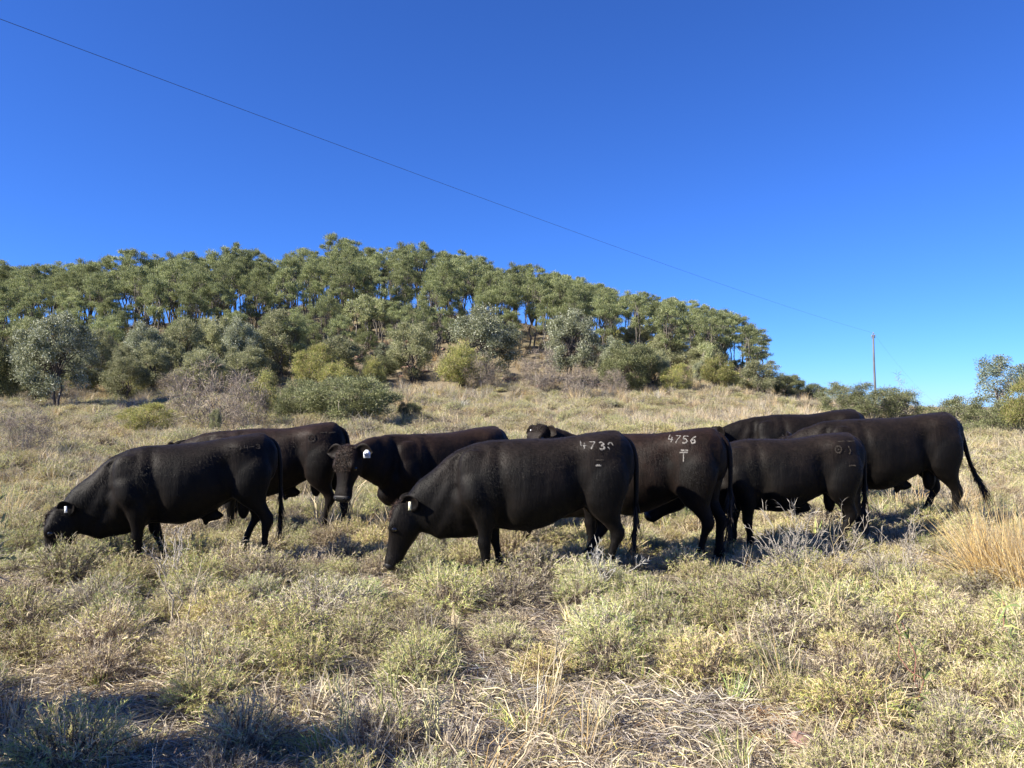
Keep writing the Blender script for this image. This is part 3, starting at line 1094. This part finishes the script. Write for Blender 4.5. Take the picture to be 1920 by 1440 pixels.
SHRUBS = [  # kind, column, distance, top row, width in px, name, label
    (SILV, 100, 36, 580, 140, "silver_tree", "silvery leaved small tree with twin dark trunks near the left edge"),
    (DARK, -8, 37, 605, 92, "shrub", "dark green shrub cut by the left edge of the view"),
    (PALE, 186, 47, 612, 66, "shrub", "yellowish shrub just right of the large silvery tree"),
    (SILV, 272, 46, 600, 72, "silver_tree", "grey green small tree third from the left below the grove"),
    (PALE, 345, 47, 598, 92, "shrub", "pale olive shrub below the left grove, left of the grey twig bush"),
    (PALE, 232, 44, 645, 60, "shrub", "low olive shrub between the two silvery trees on the left"),
    (SILV, 452, 48, 592, 70, "silver_tree", "slim grey leaved tree above the grey leafless bush"),
    (PALE, 520, 50, 580, 96, "shrub", "broad many stemmed shrub with grey green leaves above the big dark bush"),
    (PALE, 402, 50, 588, 80, "shrub", "soft green shrub in the row under the left grove"),
    (YELL, 588, 44, 645, 90, "shrub", "yellow brown wiry bush behind the big dark green bush"),
    (DARK, 655, 25.5, 690, 190, "shrub", "big dark green bush standing on the paddock behind the cows"),
    (DARK, 565, 26.5, 702, 110, "shrub", "green left flank bush merging with the big dark bush"),
    (TWIG, 405, 25, 672, 160, "twig_bush", "large leafless grey bush left of the dark green bush"),
    (TWIG, 462, 24, 700, 90, "twig_bush", "smaller leafless bush between the grey bush and the dark bush"),
    (YELL, 486, 29, 698, 84, "shrub", "bright green bush showing above the leafless bushes"),
    (YELL, 275, 25, 756, 110, "shrub", "low spreading yellow green bush on the dry grass at left"),
    (TWIG, 48, 17, 755, 92, "twig_bush", "thin leafless bush low at the left edge beyond the grazing cow"),
    (PALE, 774, 50, 600, 104, "shrub", "rounded pale shrub right of the red rocks"),
    (SILV, 912, 49, 572, 138, "silver_tree", "white tipped silvery tree in the centre of the slope with a dark short trunk"),
    (YELL, 866, 46, 644, 104, "shrub", "yellow green shrub at the foot of the white tipped central tree"),
    (TWIG, 905, 45, 662, 80, "twig_bush", "brownish leafless bush under the white tipped central tree"),
    (TWIG, 1014, 45, 652, 86, "twig_bush", "tan wiry bush between the two silvery trees on the slope"),
    (SILV, 1072, 49, 580, 108, "silver_tree", "rounded silvery tree right of the central one, under the grove"),
    (TWIG, 1085, 42, 680, 86, "twig_bush", "purplish leafless bush below the right silvery tree"),
    (DARK, 1178, 47, 640, 120, "shrub", "dark green shrub clump at the foot of the right slope grove"),
    (SILV, 1148, 48, 632, 66, "silver_tree", "small silver topped tree leaning on the dark clump"),
    (PALE, 1228, 48, 652, 72, "shrub", "grey green shrub right of the dark clump under the grove"),
    (YELL, 1268, 46, 682, 70, "shrub", "yellow leaved low shrub under the right part of the grove"),
    (YELL, 1345, 47, 668, 70, "shrub", "green low shrub under the last grove trees"),
    (PALE, 1425, 46, 672, 84, "shrub", "rounded khaki shrub on the skyline right after the grove ends"),
    (DARK, 1476, 47, 700, 62, "shrub", "dark shrub on the falling skyline, first after the khaki one"),
    (DARK, 1520, 48, 712, 58, "shrub", "dark shrub low on the falling skyline, left of the thorn thicket"),
    (THORN, 1572, 38, 716, 96, "thorn_bush", "thorny green bush at the left end of the thicket below the power pole"),
    (THORN, 1635, 35, 712, 110, "thorn_bush", "tallest thorny bush right below the power pole"),
    (THORN, 1692, 36, 732, 86, "thorn_bush", "thorny bush at the right end of the thicket, next to the gap of sky"),
    (THORN, 1788, 31, 742, 110, "thorn_bush", "thorny bush just right of the gap of sky"),
    (THORN, 1858, 29, 732, 110, "thorn_bush", "greyish thorny bush beneath the loose gum tree"),
    (YELL, 1925, 26, 708, 90, "shrub", "bright leafy shrub cut by the right edge of the view"),
    (GUM, 1880, 34, 660, 120, "gum_tree", "loose crowned young gum tree against the sky at the right edge"),
    (BARE, 1684, 40, 698, 52, "bare_tree", "thin leafless tree against the sky right of the power pole"),
    (THORN, 2040, 30, 735, 120, "shrub", "thorny shrub beyond the right edge of the view, nearest to it"),
    (PALE, 2190, 33, 720, 110, "shrub", "leafy shrub beyond the right edge of the view"),
    (THORN, 2360, 31, 735, 120, "shrub", "thorny shrub farthest beyond the right edge of the view"),
    (YELL, 640, 47, 655, 60, "shrub", "small straw green bush below the red rocks"),
    (YELL, 150, 44, 690, 70, "shrub", "brown green bush at the foot of the silvery left tree"),
    (PALE, 25, 41, 668, 70, "shrub", "low khaki shrub behind the leftmost edge shrub"),
    (DARK, 768, 27, 748, 46, "shrub", "little dark bush in the shadow right of the big dark bush"),
    (PALE, 405, 23, 765, 26, "shrub", "tiny bright sapling in front of the large leafless bush"),
    (TWIG, 330, 40, 690, 70, "twig_bush", "leafless brown bush behind the yellow green spreading bush"),
    (YELL, 700, 45, 672, 56, "shrub", "dry yellow bush beside the red rocks"),
    (TWIG, 1150, 44, 690, 60, "twig_bush", "low brown leafless bush in front of the dark clump"),
]
HT = {id(SILV): (4.0, 3.3), id(DARK): (2.45, 3.2), id(PALE): (3.0, 2.9), id(YELL): (1.95, 2.5), id(TWIG): (2.1, 2.7),
      id(THORN): (2.5, 2.8), id(GUM): (4.8, 3.6), id(BARE): (3.6, 1.8)}
for k, (kind, px, d, row, wpx, name, lab) in enumerate(SHRUBS):
    p = at(px, d)
    h = max(z_of_row(row, d) - p.z, .5)
    hh, ww = HT[id(kind)]
    put(kind, k, name, p, (wpx * d / F) / ww, lab, "tree" if "tree" in name else "shrub", "shrubs and small trees on the slope", h / hh)

FILL = [(PALE, "shrub", "pale olive shrub"), (YELL, "shrub", "wiry yellow green shrub"), (TWIG, "twig_bush", "leafless brown bush"), (SILV, "silver_tree", "small grey leaved tree"), (DARK, "shrub", "low dark shrub")]
fz = [(-260, 70, "beside the left edge"), (70, 200, "at the foot of the large silvery tree"), (200, 330, "between the silvery trees at left"), (330, 460, "above the large leafless bush"),
      (460, 600, "above the big dark green bush"), (600, 760, "near the red rubble"), (1080, 1400, "under the right slope grove")]
placed = []
t_ = 0
while len(placed) < 100 and t_ < 4000:
    t_ += 1
    zi = int(rng.choice(len(fz), p=[.17, .14, .14, .14, .12, .07, .22]))
    px = rng.uniform(fz[zi][0], fz[zi][1])
    dr = np.interp(px, _px, _dr)
    d = dr * rng.uniform(.56, .8 if zi < 5 else .9) if zi < 6 else dr * rng.uniform(.8, 1.02)
    p = at(px, d)
    if any((p.x - q.x) ** 2 + (p.y - q.y) ** 2 < 1.5 ** 2 for q in placed):
        continue
    placed.append(p)
    ki = int(rng.choice(5, p=[.36, .22, .18, .12, .12]))
    kind, nm, lab = FILL[ki]
    hh, ww = HT[id(kind)]
    h = rng.uniform(1.5, 3.1) if ki in (0, 3) else rng.uniform(.9, 1.9)
    put(kind, t_, nm, p, h / hh * rng.uniform(.9, 1.2), "%s in the thicket %s" % (lab, fz[zi][2]), "tree" if "tree" in nm else "shrub", "%ss in the thicket %s" % (lab, fz[zi][2]), h / hh)

# unseen stand-in bushes at left, added only to shade the lower left corner
for k, (loc, sw, sh) in enumerate((((-3.9, 3.15), .24, .8), ((-2.5, 2.6), .36, .78))):
    put(DARK, k, "shrub", (loc[0], loc[1], float(ground(*loc))), sw,
        ("stand-in bush added for shade beyond the left edge, the farther of two", "stand-in bush added for shade beyond the left edge, the nearer of two")[k], "shrub", None, sh)

# ------------------------------------------------------------------ rocks
M_ROCK = plain("red_rock", (.24, .15, .12), .9, .2, 3, .5)


def rock_mesh(k):
    r = np.random.default_rng(k)
    g = Geo()
    rs = []
    for t in np.linspace(-.95, .95, 7):
        w = (1 - abs(t) ** 2.6) ** .5
        p = ring((t, 0, 0), (1, 0, 0), (0, 0, 1), w * .7, w * .45, w * .4, 2.8, 10)
        rs.append(p * (1 + r.uniform(-.16, .16, (10, 1))))
    loft(g, rs)
    return g.mesh("rock", [M_ROCK])


RK = [rock_mesh(k) for k in range(6)]
g = Geo()
for (cx, cd, sx, n) in ((672, 58, 3.2, 40), (800, 54, 3.6, 36), (960, 51, 2.6, 22), (1040, 51, 2.0, 12), (1160, 49, 2.2, 12), (720, 63, 4.0, 30)):
    for i in range(n):
        d = cd + rng.normal() * 1.3
        p = np.array(at(cx + rng.normal() * sx * F / cd * .5, d))
        me = RK[i % 6]
        v = np.array([q.co for q in me.vertices])
        s_ = rng.uniform(.13, .42)
        a_ = rng.uniform(0, 6.283)
        M = np.array([[math.cos(a_), -math.sin(a_), 0], [math.sin(a_), math.cos(a_), 0], [0, 0, rng.uniform(.5, 1.0)]])
        v = v @ M.T * s_ + p
        tr = np.array([[q.vertices[0], q.vertices[i2], q.vertices[i2 + 1]] for q in me.polygons for i2 in range(1, len(q.vertices) - 1)])
        g.add(v, tr)
tag(g.build("rock_rubble", M_ROCK), "reddish rubble lying on the bare ledges of the hillside", kind="stuff")
st = link("rock", RK[2])
st.location = at(1502, 3.56) + Vector((0, 0, .015))
st.scale = (.08, .09, .06)
st.rotation_euler = (.2, .1, .5)
tag(st, "flat reddish stone in the bare sandy patch at the front", "rock")

# ------------------------------------------------------------------ power pole and wires
pd = 90.0
pb = at(1640, pd)
top_z = z_of_row(628, pd)
pole = empty("power_pole", (pb.x, pb.y, pb.z), "weathered wooden power pole standing above the thorn thicket at right", "power pole")
g = Geo()
hz = top_z - pb.z
tube(g, [(0, 0, -.3), (.05, 0, hz * .35), (-.06, 0, hz * .7), (-.1, 0, hz)], [.15, .135, .115, .1], 10)
g.build("post", M_POLE, pole, True)
g = Geo()
tube(g, [(-.3, 0, hz - .35), (.12, 0, hz - .3)], .04, 6)
g.build("crossarm", M_POLE, pole)
for xx, zz_ in ((-.27, -.16), (-.1, .15), (.08, -.12)):
    g = Geo()
    tube(g, [(xx, 0, hz + zz_ - .14), (xx, 0, hz + zz_), (xx, 0, hz + zz_ + .1), (xx, 0, hz + zz_ + .2)], [.02, .05, .06, .03], 8)
    g.build("insulator", M_INSUL, pole, True)


def wire(P, r, label):
    g = Geo()
    tube(g, P, r, 5)
    tag(g.build("power_line", M_WIRE), label, "power line")


A0 = np.array([pb.x - .1, pb.y, top_z + .25])
near = np.array([(0 - 960) / F * 15.0, 15.0, z_of_row(32, 15.0)])
t = np.linspace(0, 1.36, 80)[:, None]
P = A0 + (near - A0) * t
P[:, 2] -= 2.65e-4 * (A0[1] - P[:, 1]) * (P[:, 1] - 15.0)
wire(P, .0062, "long thin power line sagging across the sky from the upper left to the pole")
far = at(1760, 190)
t = np.linspace(0, 1, 40)[:, None]
P = A0 + (np.array([far.x, far.y, far.z + 8.0]) - A0) * t
P[:, 2] -= 4.0 * (t * (1 - t))[:, 0]
wire(P, .006, "faint power line running down to the right behind the pole")

# ------------------------------------------------------------------ ground cover
STRAW, YGRN, GRN, BRN, GREY, GOLD = (.58, .495, .34), (.5, .5, .175), (.28, .375, .115), (.115, .08, .06), (.345, .3, .255), (.5, .355, .15)


def mound(R0, Hm, stems, per, cols, w, leafL=.038, leafW=.0031, dry=.3):
    """low bushy tussock: arching stems from one crown, short leaves on their upper half"""
    g = Geo()
    n = stems
    a = rng.uniform(0, 6.283, n)
    th = np.arccos(rng.uniform(.05, 1, n)) * .95
    d = np.stack([np.sin(th) * np.cos(a), np.sin(th) * np.sin(a), np.cos(th)], 1)
    L = rng.uniform(.7, 1.08, n)
    tip = d * L[:, None] * np.array([R0, R0, Hm])
    b = np.stack([np.cos(a), np.sin(a), np.zeros(n)], 1) * (rng.uniform(0, .3, n) * R0)[:, None]
    b[:, 2] = -.02
    ctrl = b * .6 + tip * .4 + np.array([0, 0, 1]) * Hm * .28
    # stems as ribbons
    sd = norm(np.cross(tip - b, rand_dirs(n))) * .0022
    V = []
    for t in (0, .35, .7, 1):
        p = (1 - t) ** 2 * b + 2 * t * (1 - t) * ctrl + t * t * tip
        V += [p - sd, p + sd]
    V = np.stack(V, 1).reshape(-1, 3)
    f = np.concatenate([np.arange(n)[:, None] * 8 + np.array([[2 * i, 2 * i + 1, 2 * i + 3, 2 * i + 2]]) for i in range(3)])
    g.add(V, f, np.repeat(pick([BRN, STRAW, GREY], [2, 2, 2], n), 8, 0))
    m = n * per
    k = np.repeat(np.arange(n), per)
    t = (rng.uniform(.22, 1.0, m) ** .75)[:, None]
    P = (1 - t) ** 2 * b[k] + 2 * t * (1 - t) * ctrl[k] + t * t * tip[k]
    D = d[k] * .55 + rand_dirs(m) * .85 + np.array([0, 0, .35])
    c = pick(cols, w, m)
    low = t[:, 0] < .6
    c[low] = pick([BRN, STRAW, GREY], [4, 2, 3], int(low.sum()))
    blades(g, P, D, leafL * rng.uniform(.5, 1.35, m), leafW * rng.uniform(.7, 1.3, m), c, .5)
    return g


def tuft(n, L, spread, cols, w, W=.005, droop=.35):
    g = Geo()
    a = rng.uniform(0, 6.283, n)
    r = spread * rng.uniform(0, 1, n) ** .5
    P = np.stack([np.cos(a) * r * .5, np.sin(a) * r * .5, np.full(n, -.015)], 1)
    th = np.abs(rng.normal(0, .5, n))
    D = np.stack([np.sin(th) * np.cos(a), np.sin(th) * np.sin(a), np.cos(th)], 1) + rand_dirs(n) * .12
    blades(g, P, D, L * rng.uniform(.4, 1.15, n), W * rng.uniform(.7, 1.2, n), pick(cols, w, n), droop)
    return g


def litter(n, Rr, cols, w):
    """dead straw lying every which way"""
    g = Geo()
    a = rng.uniform(0, 6.283, n)
    r = Rr * rng.uniform(0, 1, n) ** .5
    P = np.stack([np.cos(a) * r, np.sin(a) * r, rng.uniform(.0, .035, n)], 1)
    b = rng.uniform(0, 6.283, n)
    D = np.stack([np.cos(b), np.sin(b), rng.normal(.1, .22, n)], 1)
    blades(g, P, D, rng.uniform(.05, .2, n), rng.uniform(.003, .0055, n), pick(cols, w, n, .25), .4)
    return g


def source(geos, name):
    c = bpy.data.collections.new(name)
    for i, g in enumerate(geos):
        o = bpy.data.objects.new("%s.%03d" % (name, i), g.mesh(name, [M_GRASS]))
        c.objects.link(o)
    return c


def scatter(name, coll, P, rot, scl, idx, tint, label=None):
    me = bpy.data.meshes.new(name)
    n = len(P)
    me.vertices.add(n)
    me.vertices.foreach_set("co", np.asarray(P, float).ravel())
    for nm, typ, val in (("rot", 'FLOAT_VECTOR', rot), ("scl", 'FLOAT_VECTOR', scl), ("tint", 'FLOAT_COLOR', np.concatenate([tint, np.ones((n, 1))], 1))):
        at_ = me.attributes.new(nm, typ, 'POINT')
        at_.data.foreach_set("color" if typ == 'FLOAT_COLOR' else "vector", np.asarray(val, float).ravel())
    ai = me.attributes.new("idx", 'INT', 'POINT')
    ai.data.foreach_set("value", np.asarray(idx, np.int32))
    me.materials.append(M_GRASS)
    o = link(name, me)
    ng = bpy.data.node_groups.new(name, 'GeometryNodeTree')
    ng.interface.new_socket("Geometry", in_out='INPUT', socket_type='NodeSocketGeometry')
    ng.interface.new_socket("Geometry", in_out='OUTPUT', socket_type='NodeSocketGeometry')
    gi, go = ng.nodes.new("NodeGroupInput"), ng.nodes.new("NodeGroupOutput")
    ci = ng.nodes.new("GeometryNodeCollectionInfo")
    ci.inputs['Collection'].default_value = coll
    ci.inputs['Separate Children'].default_value = True
    ci.inputs['Reset Children'].default_value = True
    ip = ng.nodes.new("GeometryNodeInstanceOnPoints")
    ip.inputs['Pick Instance'].default_value = True

    def na(nm, typ):
        q = ng.nodes.new("GeometryNodeInputNamedAttribute")
        q.data_type = typ
        q.inputs['Name'].default_value = nm
        return [s for s in q.outputs if s.enabled and s.name == 'Attribute'][0]
    e2r = ng.nodes.new("FunctionNodeEulerToRotation")
    L = ng.links.new
    L(gi.outputs[0], ip.inputs['Points'])
    L(ci.outputs[0], ip.inputs['Instance'])
    L(na("idx", 'INT'), ip.inputs['Instance Index'])
    L(na("rot", 'FLOAT_VECTOR'), e2r.inputs[0])
    L(e2r.outputs[0], ip.inputs['Rotation'])
    L(na("scl", 'FLOAT_VECTOR'), ip.inputs['Scale'])
    L(ip.outputs[0], go.inputs[0])
    md = o.modifiers.new("scatter", 'NODES')
    md.node_group = ng
    tag(o, label, kind="stuff")
    return o


def vnoise(x, y, s, seed):
    r = np.random.default_rng(seed)
    v = 0
    for k in range(5):
        a = r.uniform(0, 6.28)
        fq = s * r.uniform(.6, 1.7)
        v = v + np.sin((x * math.cos(a) + y * math.sin(a)) * fq + r.uniform(0, 6.28))
    return v / 5


def field(d0, d1, dens, half=.78, pad=5.0):
    """random points over the ground in view and several metres to either side of it"""
    n = int(dens * (half * (d1 ** 2 - d0 ** 2) + 2 * pad * (d1 - d0)))
    d = rng.uniform(d0, d1, n * 4)
    d = d[rng.uniform(0, 1, n * 4) < (half * d + pad) / (half * d1 + pad)][:n]
    return rng.uniform(-1, 1, len(d)) * (half * d + pad), d


def inst(name, coll, nvar, x, y, s, sz, tint, label=None, sink=0.0, tilt=.12, weights=None):
    n = len(x)
    P = np.stack([x, y, ground(x, y) - sink], 1)
    rot = np.stack([rng.normal(0, tilt, n), rng.normal(0, tilt, n), rng.uniform(0, 6.283, n)], 1)
    scl = np.stack([s, s, s * sz], 1)
    if weights is None:
        idx = rng.integers(0, nvar, n)
    else:
        u = rng.uniform(0, 1, n)
        idx = np.minimum((np.cumsum(weights, axis=1) / weights.sum(1, keepdims=True) < u[:, None]).sum(1), nvar - 1)
    return scatter(name, coll, P, rot, scl, idx, tint, label)


MOUNDS = source([
    mound(.36, .34, 260, 30, [YGRN, GRN, STRAW, BRN], [5, 2.5, 5, 1.5]),
    mound(.36, .30, 260, 30, [YGRN, STRAW, GRN, GREY], [4, 6, 1.5, 1]),
    mound(.38, .32, 260, 30, [STRAW, YGRN, GREY, BRN], [6, 3, 2, 2]),
    mound(.34, .34, 240, 30, [GRN, YGRN, STRAW], [2.5, 5, 4]),
    mound(.38, .28, 250, 28, [STRAW, BRN, GREY, YGRN], [5, 3, 3, 1]),
    mound(.36, .31, 250, 30, [STRAW, YGRN, BRN, GRN], [6, 5, 2, .8]),
], "tussock")
TUFTS = source([
    tuft(70, .2, .1, [STRAW, YGRN, GREY], [4, 3, 2]), tuft(60, .16, .1, [GRN, YGRN, STRAW], [3, 3, 2]),
    tuft(60, .24, .12, [STRAW, GREY, BRN], [5, 3, 1]), tuft(36, .42, .1, [STRAW, GOLD, GREY], [4, 2, 2], .0035, .5)], "grass_tuft")
LITTER = source([litter(190, .3, [STRAW, GREY, BRN], [3, 4, 1.5]), litter(190, .3, [GREY, STRAW, BRN], [5, 2, 2]), litter(170, .3, [STRAW, GREY, YGRN], [5, 2, 1])], "straw")
TALL = source([
    tuft(110, .75, .22, [STRAW, GOLD, GREY], [5, 2, 2], .012, .4), tuft(110, .6, .25, [STRAW, GREY, BRN], [4, 3, 2], .012, .5),
    tuft(90, .55, .25, [STRAW, YGRN, GREY], [4, 2, 2], .012, .4)], "dry_grass")


def tints(x, y, lo=.8, hi=1.25, warm=.045):
    n = len(x)
    v = rng.uniform(lo, hi, n)
    w = rng.normal(0, warm, n)
    return np.clip(np.stack([v * (1 + w * .6), v, v * (1 - w)], 1), .3, 2)


# near paddock: tussock mounds, each with its own room; sparse on the bare strip at the front
cx, cy = field(1.0, 14, 80.0)
cpx = 960 + F * cx / cy
dens = np.clip((cy - 3.7) / .7, 0, 1) * .95 + .035
dens += .5 * (cpx > 1480) * (cy < 4.9) + .4 * (cpx < 300) * (cy < 4.9)
dens *= np.clip(.75 + vnoise(cx, cy, 2.6, 3) * 1.3, .12, 1.0)
dens = np.where((cpx > 170) & (cpx < 1450) & (cy < 4.25), .012, dens)
for hx, hy in ((-4.2, 6.85), (-1.2, 6.75)):          # grazed short in front of the two nearest muzzles
    dens = np.where((np.abs(cx - hx) < .27) & (cy > hy - .5) & (cy < hy + .2), .0, dens)
ok = rng.uniform(0, 1, len(cx)) < dens
cx, cy = cx[ok], cy[ok]
cs = rng.uniform(.65, 1.25, len(cx)) * np.where(cy < 4.3, .75, 1)
cpx = 960 + F * cx / cy
cs *= np.where((cy > 6.2) & (cpx > 1150), .72, np.where(cy > 7.6, .75, 1))      # trampled and grazed round the herd
cell = {}
kx = []
for i in range(len(cx)):
    ci, cj = int(cx[i] // .6), int(cy[i] // .6)
    good = True
    for q in (cell.get((ci + a_, cj + b_), ()) for a_ in (-1, 0, 1) for b_ in (-1, 0, 1)):
        for j in q:
            if (cx[i] - cx[j]) ** 2 + (cy[i] - cy[j]) ** 2 < (.205 * (cs[i] + cs[j])) ** 2:
                good = False
    if good:
        kx.append(i)
        cell.setdefault((ci, cj), []).append(i)
x, y, s = cx[kx], cy[kx], cs[kx]
g_ = vnoise(x, y, 1.3, 11)
W = np.stack([1 + 1.6 * g_, 1 + 0 * g_, 1 - 1.2 * g_, .8 + 1.6 * g_, .8 - 1.2 * g_, 1 + 0 * g_], 1).clip(.05)
inst("grass_tussocks", MOUNDS, 6, x, y, s, rng.uniform(.85, 1.25, len(x)) * np.where((y > 5.4) & (y < 6.6) & (x / y < .34), .95, 1.0), tints(x, y, .75, 1.25), "yellow green and straw coloured tussock grass", .02, .14, W)

x, y = field(13, 46, 4.6, .85, 8)
cl = vnoise(x, y, 1.5, 5)
keep = rng.uniform(0, 1, len(x)) < np.clip(.7 + cl, .15, 1)
x, y = x[keep], y[keep]
inst("far_grass_tussocks", MOUNDS, 6, x, y, rng.uniform(.8, 1.7, len(x)), rng.uniform(.6, 1.0, len(x)), tints(x, y, .8, 1.15), "tussock grass on the paddock behind the cattle", .03, .1,
     np.tile([.8, 1.2, 1.4, .5, 1, 1.3], (len(x), 1)))

x, y = field(.8, 11, 15, .8)
keep = (y < 4.4) | (rng.uniform(0, 1, len(x)) < np.where(y < 6.2, .3, .75))
x, y = x[keep], y[keep]
inst("grass_tufts", TUFTS, 4, x, y, rng.uniform(.5, 1.2, len(x)) * np.where(y > 6.2, .8, 1), rng.uniform(.7, 1.2, len(x)), tints(x, y), "short dry grass between the tussocks", .0, .3,
     np.tile([1, .8, 1.2, .22], (len(x), 1)))
x, y = field(9, 34, 7, .85, 8)
inst("far_grass_tufts", TUFTS, 4, x, y, rng.uniform(.9, 1.9, len(x)), rng.uniform(.7, 1.1, len(x)), tints(x, y), "short dry grass farther out on the paddock", .0, .3)
x, y = field(.8, 11, 32, .8)
inst("straw_litter", LITTER, 3, x, y, rng.uniform(.6, 1.2, len(x)), np.ones(len(x)), tints(x, y, .75, 1.15, .06), "dead straw lying on the soil", .005, .05)

x, y = field(30, 78, 1.7, .95)
px = 960 + F * x / y
keep = (y < np.interp(px, _px, _dr) * 1.02) & (rng.uniform(0, 1, len(x)) < np.clip((y - 30) / 12, .1, .85))
x, y = x[keep], y[keep]
inst("hill_grass", TALL, 3, x, y, rng.uniform(.6, 1.25, len(x)), rng.uniform(.7, 1.1, len(x)), tints(x, y, .75, 1.1, .08), "tall dry grass on the hillside", .0, .15)
# straw coloured patch of tall grass on the right shoulder of the hill
n = 900
d = rng.uniform(27, 52, n)
px = rng.uniform(1180, 1660, n)
x = (px - 960) / F * d
inst("shoulder_grass", TALL, 3, x, d, rng.uniform(.5, 1.0, n), rng.uniform(.7, 1.1, n), tints(x, d, .85, 1.2, .06), "tall straw coloured grass on the right shoulder of the hill", 0, .15)

# ------------------------------------------------------------------ tussocks, dead shrubs and weeds that stand out singly
def stalks(n, L, spread, cols, w, W, lean=(0, 0), th_s=.35, droop=.35):
    g = Geo()
    a = rng.uniform(0, 6.283, n)
    r = spread * rng.uniform(0, 1, n) ** .5
    P = np.stack([np.cos(a) * r, np.sin(a) * r, np.full(n, -.03)], 1)
    th = np.abs(rng.normal(0, th_s, n))
    D = np.stack([np.sin(th) * np.cos(a) + lean[0], np.sin(th) * np.sin(a) + lean[1], np.cos(th)], 1)
    blades(g, P, D, L * rng.uniform(.45, 1.1, n), W * rng.uniform(.7, 1.3, n), pick(cols, w, n), droop)
    return g


for px, d, n, L, sp, lab in ((1888, 6.5, 1100, .86, .24, "tall golden grass tussock at the right edge in front of the tailed cow"),
                             (1960, 6.1, 600, .75, .22, "golden grass tussock cut by the right edge of the view"),
                             (5, 9.2, 160, .72, .18, "sparse golden grass stalks at the left edge behind the grazing cow")):
    o = stalks(n, L, sp, [(.66, .47, .19), (.72, .56, .28), STRAW, BRN], [4, 4, 3, .5], .004, (-.12, 0), .34).build("golden_tussock", M_GOLD)
    o.location = at(px, d)
    tag(o, lab, "grass tussock")


def dead_shrub(H, spread, stems, col, r0=.006, fork=5, twigs=4):
    g = Geo()
    for i in range(stems):
        a = rng.uniform(0, 6.283)
        th = abs(rng.normal(0, spread))
        tip = np.array([math.sin(th) * math.cos(a), math.sin(th) * math.sin(a), math.cos(th)]) * H * rng.uniform(.6, 1.05)
        p = curve_path(np.array([math.cos(a), math.sin(a), 0]) * .03, tip, 7, .04)
        tube(g, p, np.linspace(r0, r0 * .35, 7), 4, col=np.array(col) * rng.uniform(.8, 1.15), cap=False)
        for f in range(fork):
            k = rng.integers(2, 7)
            d = norm(tip + rand_dirs(1)[0] * H * .6)
            q = curve_path(p[k], p[k] + d * H * rng.uniform(.12, .32), 5, .06)
            tube(g, q, np.linspace(r0 * .5, r0 * .2, 5), 3, col=np.array(col) * rng.uniform(.8, 1.2), cap=False)
            n = twigs
            blades(g, q[rng.integers(2, 5, n)], np.tile(d, (n, 1)) + rand_dirs(n) * .7, H * rng.uniform(.05, .14, n), .004, pick([col], [1], n), .3)
    return g


for px, d, H, spd, stems, col, lab in (
        (1485, 6.5, .62, .6, 34, (.36, .33, .285), "pale grey dead shrub spreading in the shade behind cow 4756"),
        (1570, 6.6, .62, .22, 6, (.32, .285, .235), "thin upright dry weed in the shade right of the pale dead shrub"),
        (1705, 6.5, .58, .35, 9, (.32, .285, .235), "dry branching weed in the shade left of the golden tussock"),
        (1640, 6.3, .48, .35, 6, (.32, .285, .235), "short dry weed between the two shaded weeds"),
        (1128, 6.35, .42, .45, 9, (.5, .48, .43), "grey dead twigs at the hind feet of the front centre cow"),
        (322, 6.5, .42, .4, 9, (.46, .42, .37), "grey dead twigs in front of the leftmost cow's forelegs"),
        (225, 7.2, .3, .35, 9, (.4, .37, .33), "low grey twigs under the leftmost cow's chest"),
        (366, 3.95, .4, .35, 4, (.42, .36, .24), "spindly dry weed with a few curled stems at lower left"),
        (345, 5.1, .5, .3, 4, (.44, .38, .28), "tall brittle stem plant left of centre among the tussocks"),
        (860, 3.9, .5, .05, 1, (.42, .38, .22), "single tall thin stalk at the bottom centre"),
        (740, 3.45, .34, .3, 5, (.36, .36, .16), "sparse green weed in the shade at the bottom"),
        (655, 3.42, .3, .2, 4, (.4, .38, .2), "short stalky weed at the bottom edge left of the sparse green weed"),
        (810, 3.5, .36, .18, 4, (.42, .4, .22), "upright stalky weed at the bottom right of the sparse green weed"),
        (1050, 4.3, .4, .15, 3, (.46, .4, .28), "few thin stalks among the tussocks below the front centre cow"),
        (1560, 4.9, .6, .4, 6, (.48, .4, .24), "long pale grass stems leaning at lower right"),
        ):
    o = dead_shrub(H, spd, stems, col).build("dry_weed", M_TWIG)
    o.location = at(px, d)
    tag(o, lab, "dry weed")
for px, d, lab in ((1728, 3.95, "red stemmed weed with narrow green leaves at lower right"), (1880, 4.5, "red stemmed weed with long green leaves at the right edge")):
    e = empty("red_weed", at(px, d), lab, "weed")
    g = Geo()
    l = Geo()
    for i in range(2):
        tip = np.array([rng.normal(0, .1), rng.normal(0, .1), rng.uniform(.3, .46)])
        p = curve_path((0, 0, -.02), tip, 7, .05)
        tube(g, p, np.linspace(.0035, .002, 7), 5)
        n = 20
        blades(l, p[rng.integers(1, 7, n)], rand_dirs(n, .4), rng.uniform(.08, .15, n), .009, pick([YGRN, (.2, .27, .1)], [1, 2], n), .6)
    g.build("stem", plain("red_stem", (.25, .11, .08), .6), e, True)
    l.build("leaves", M_LEAF, e)
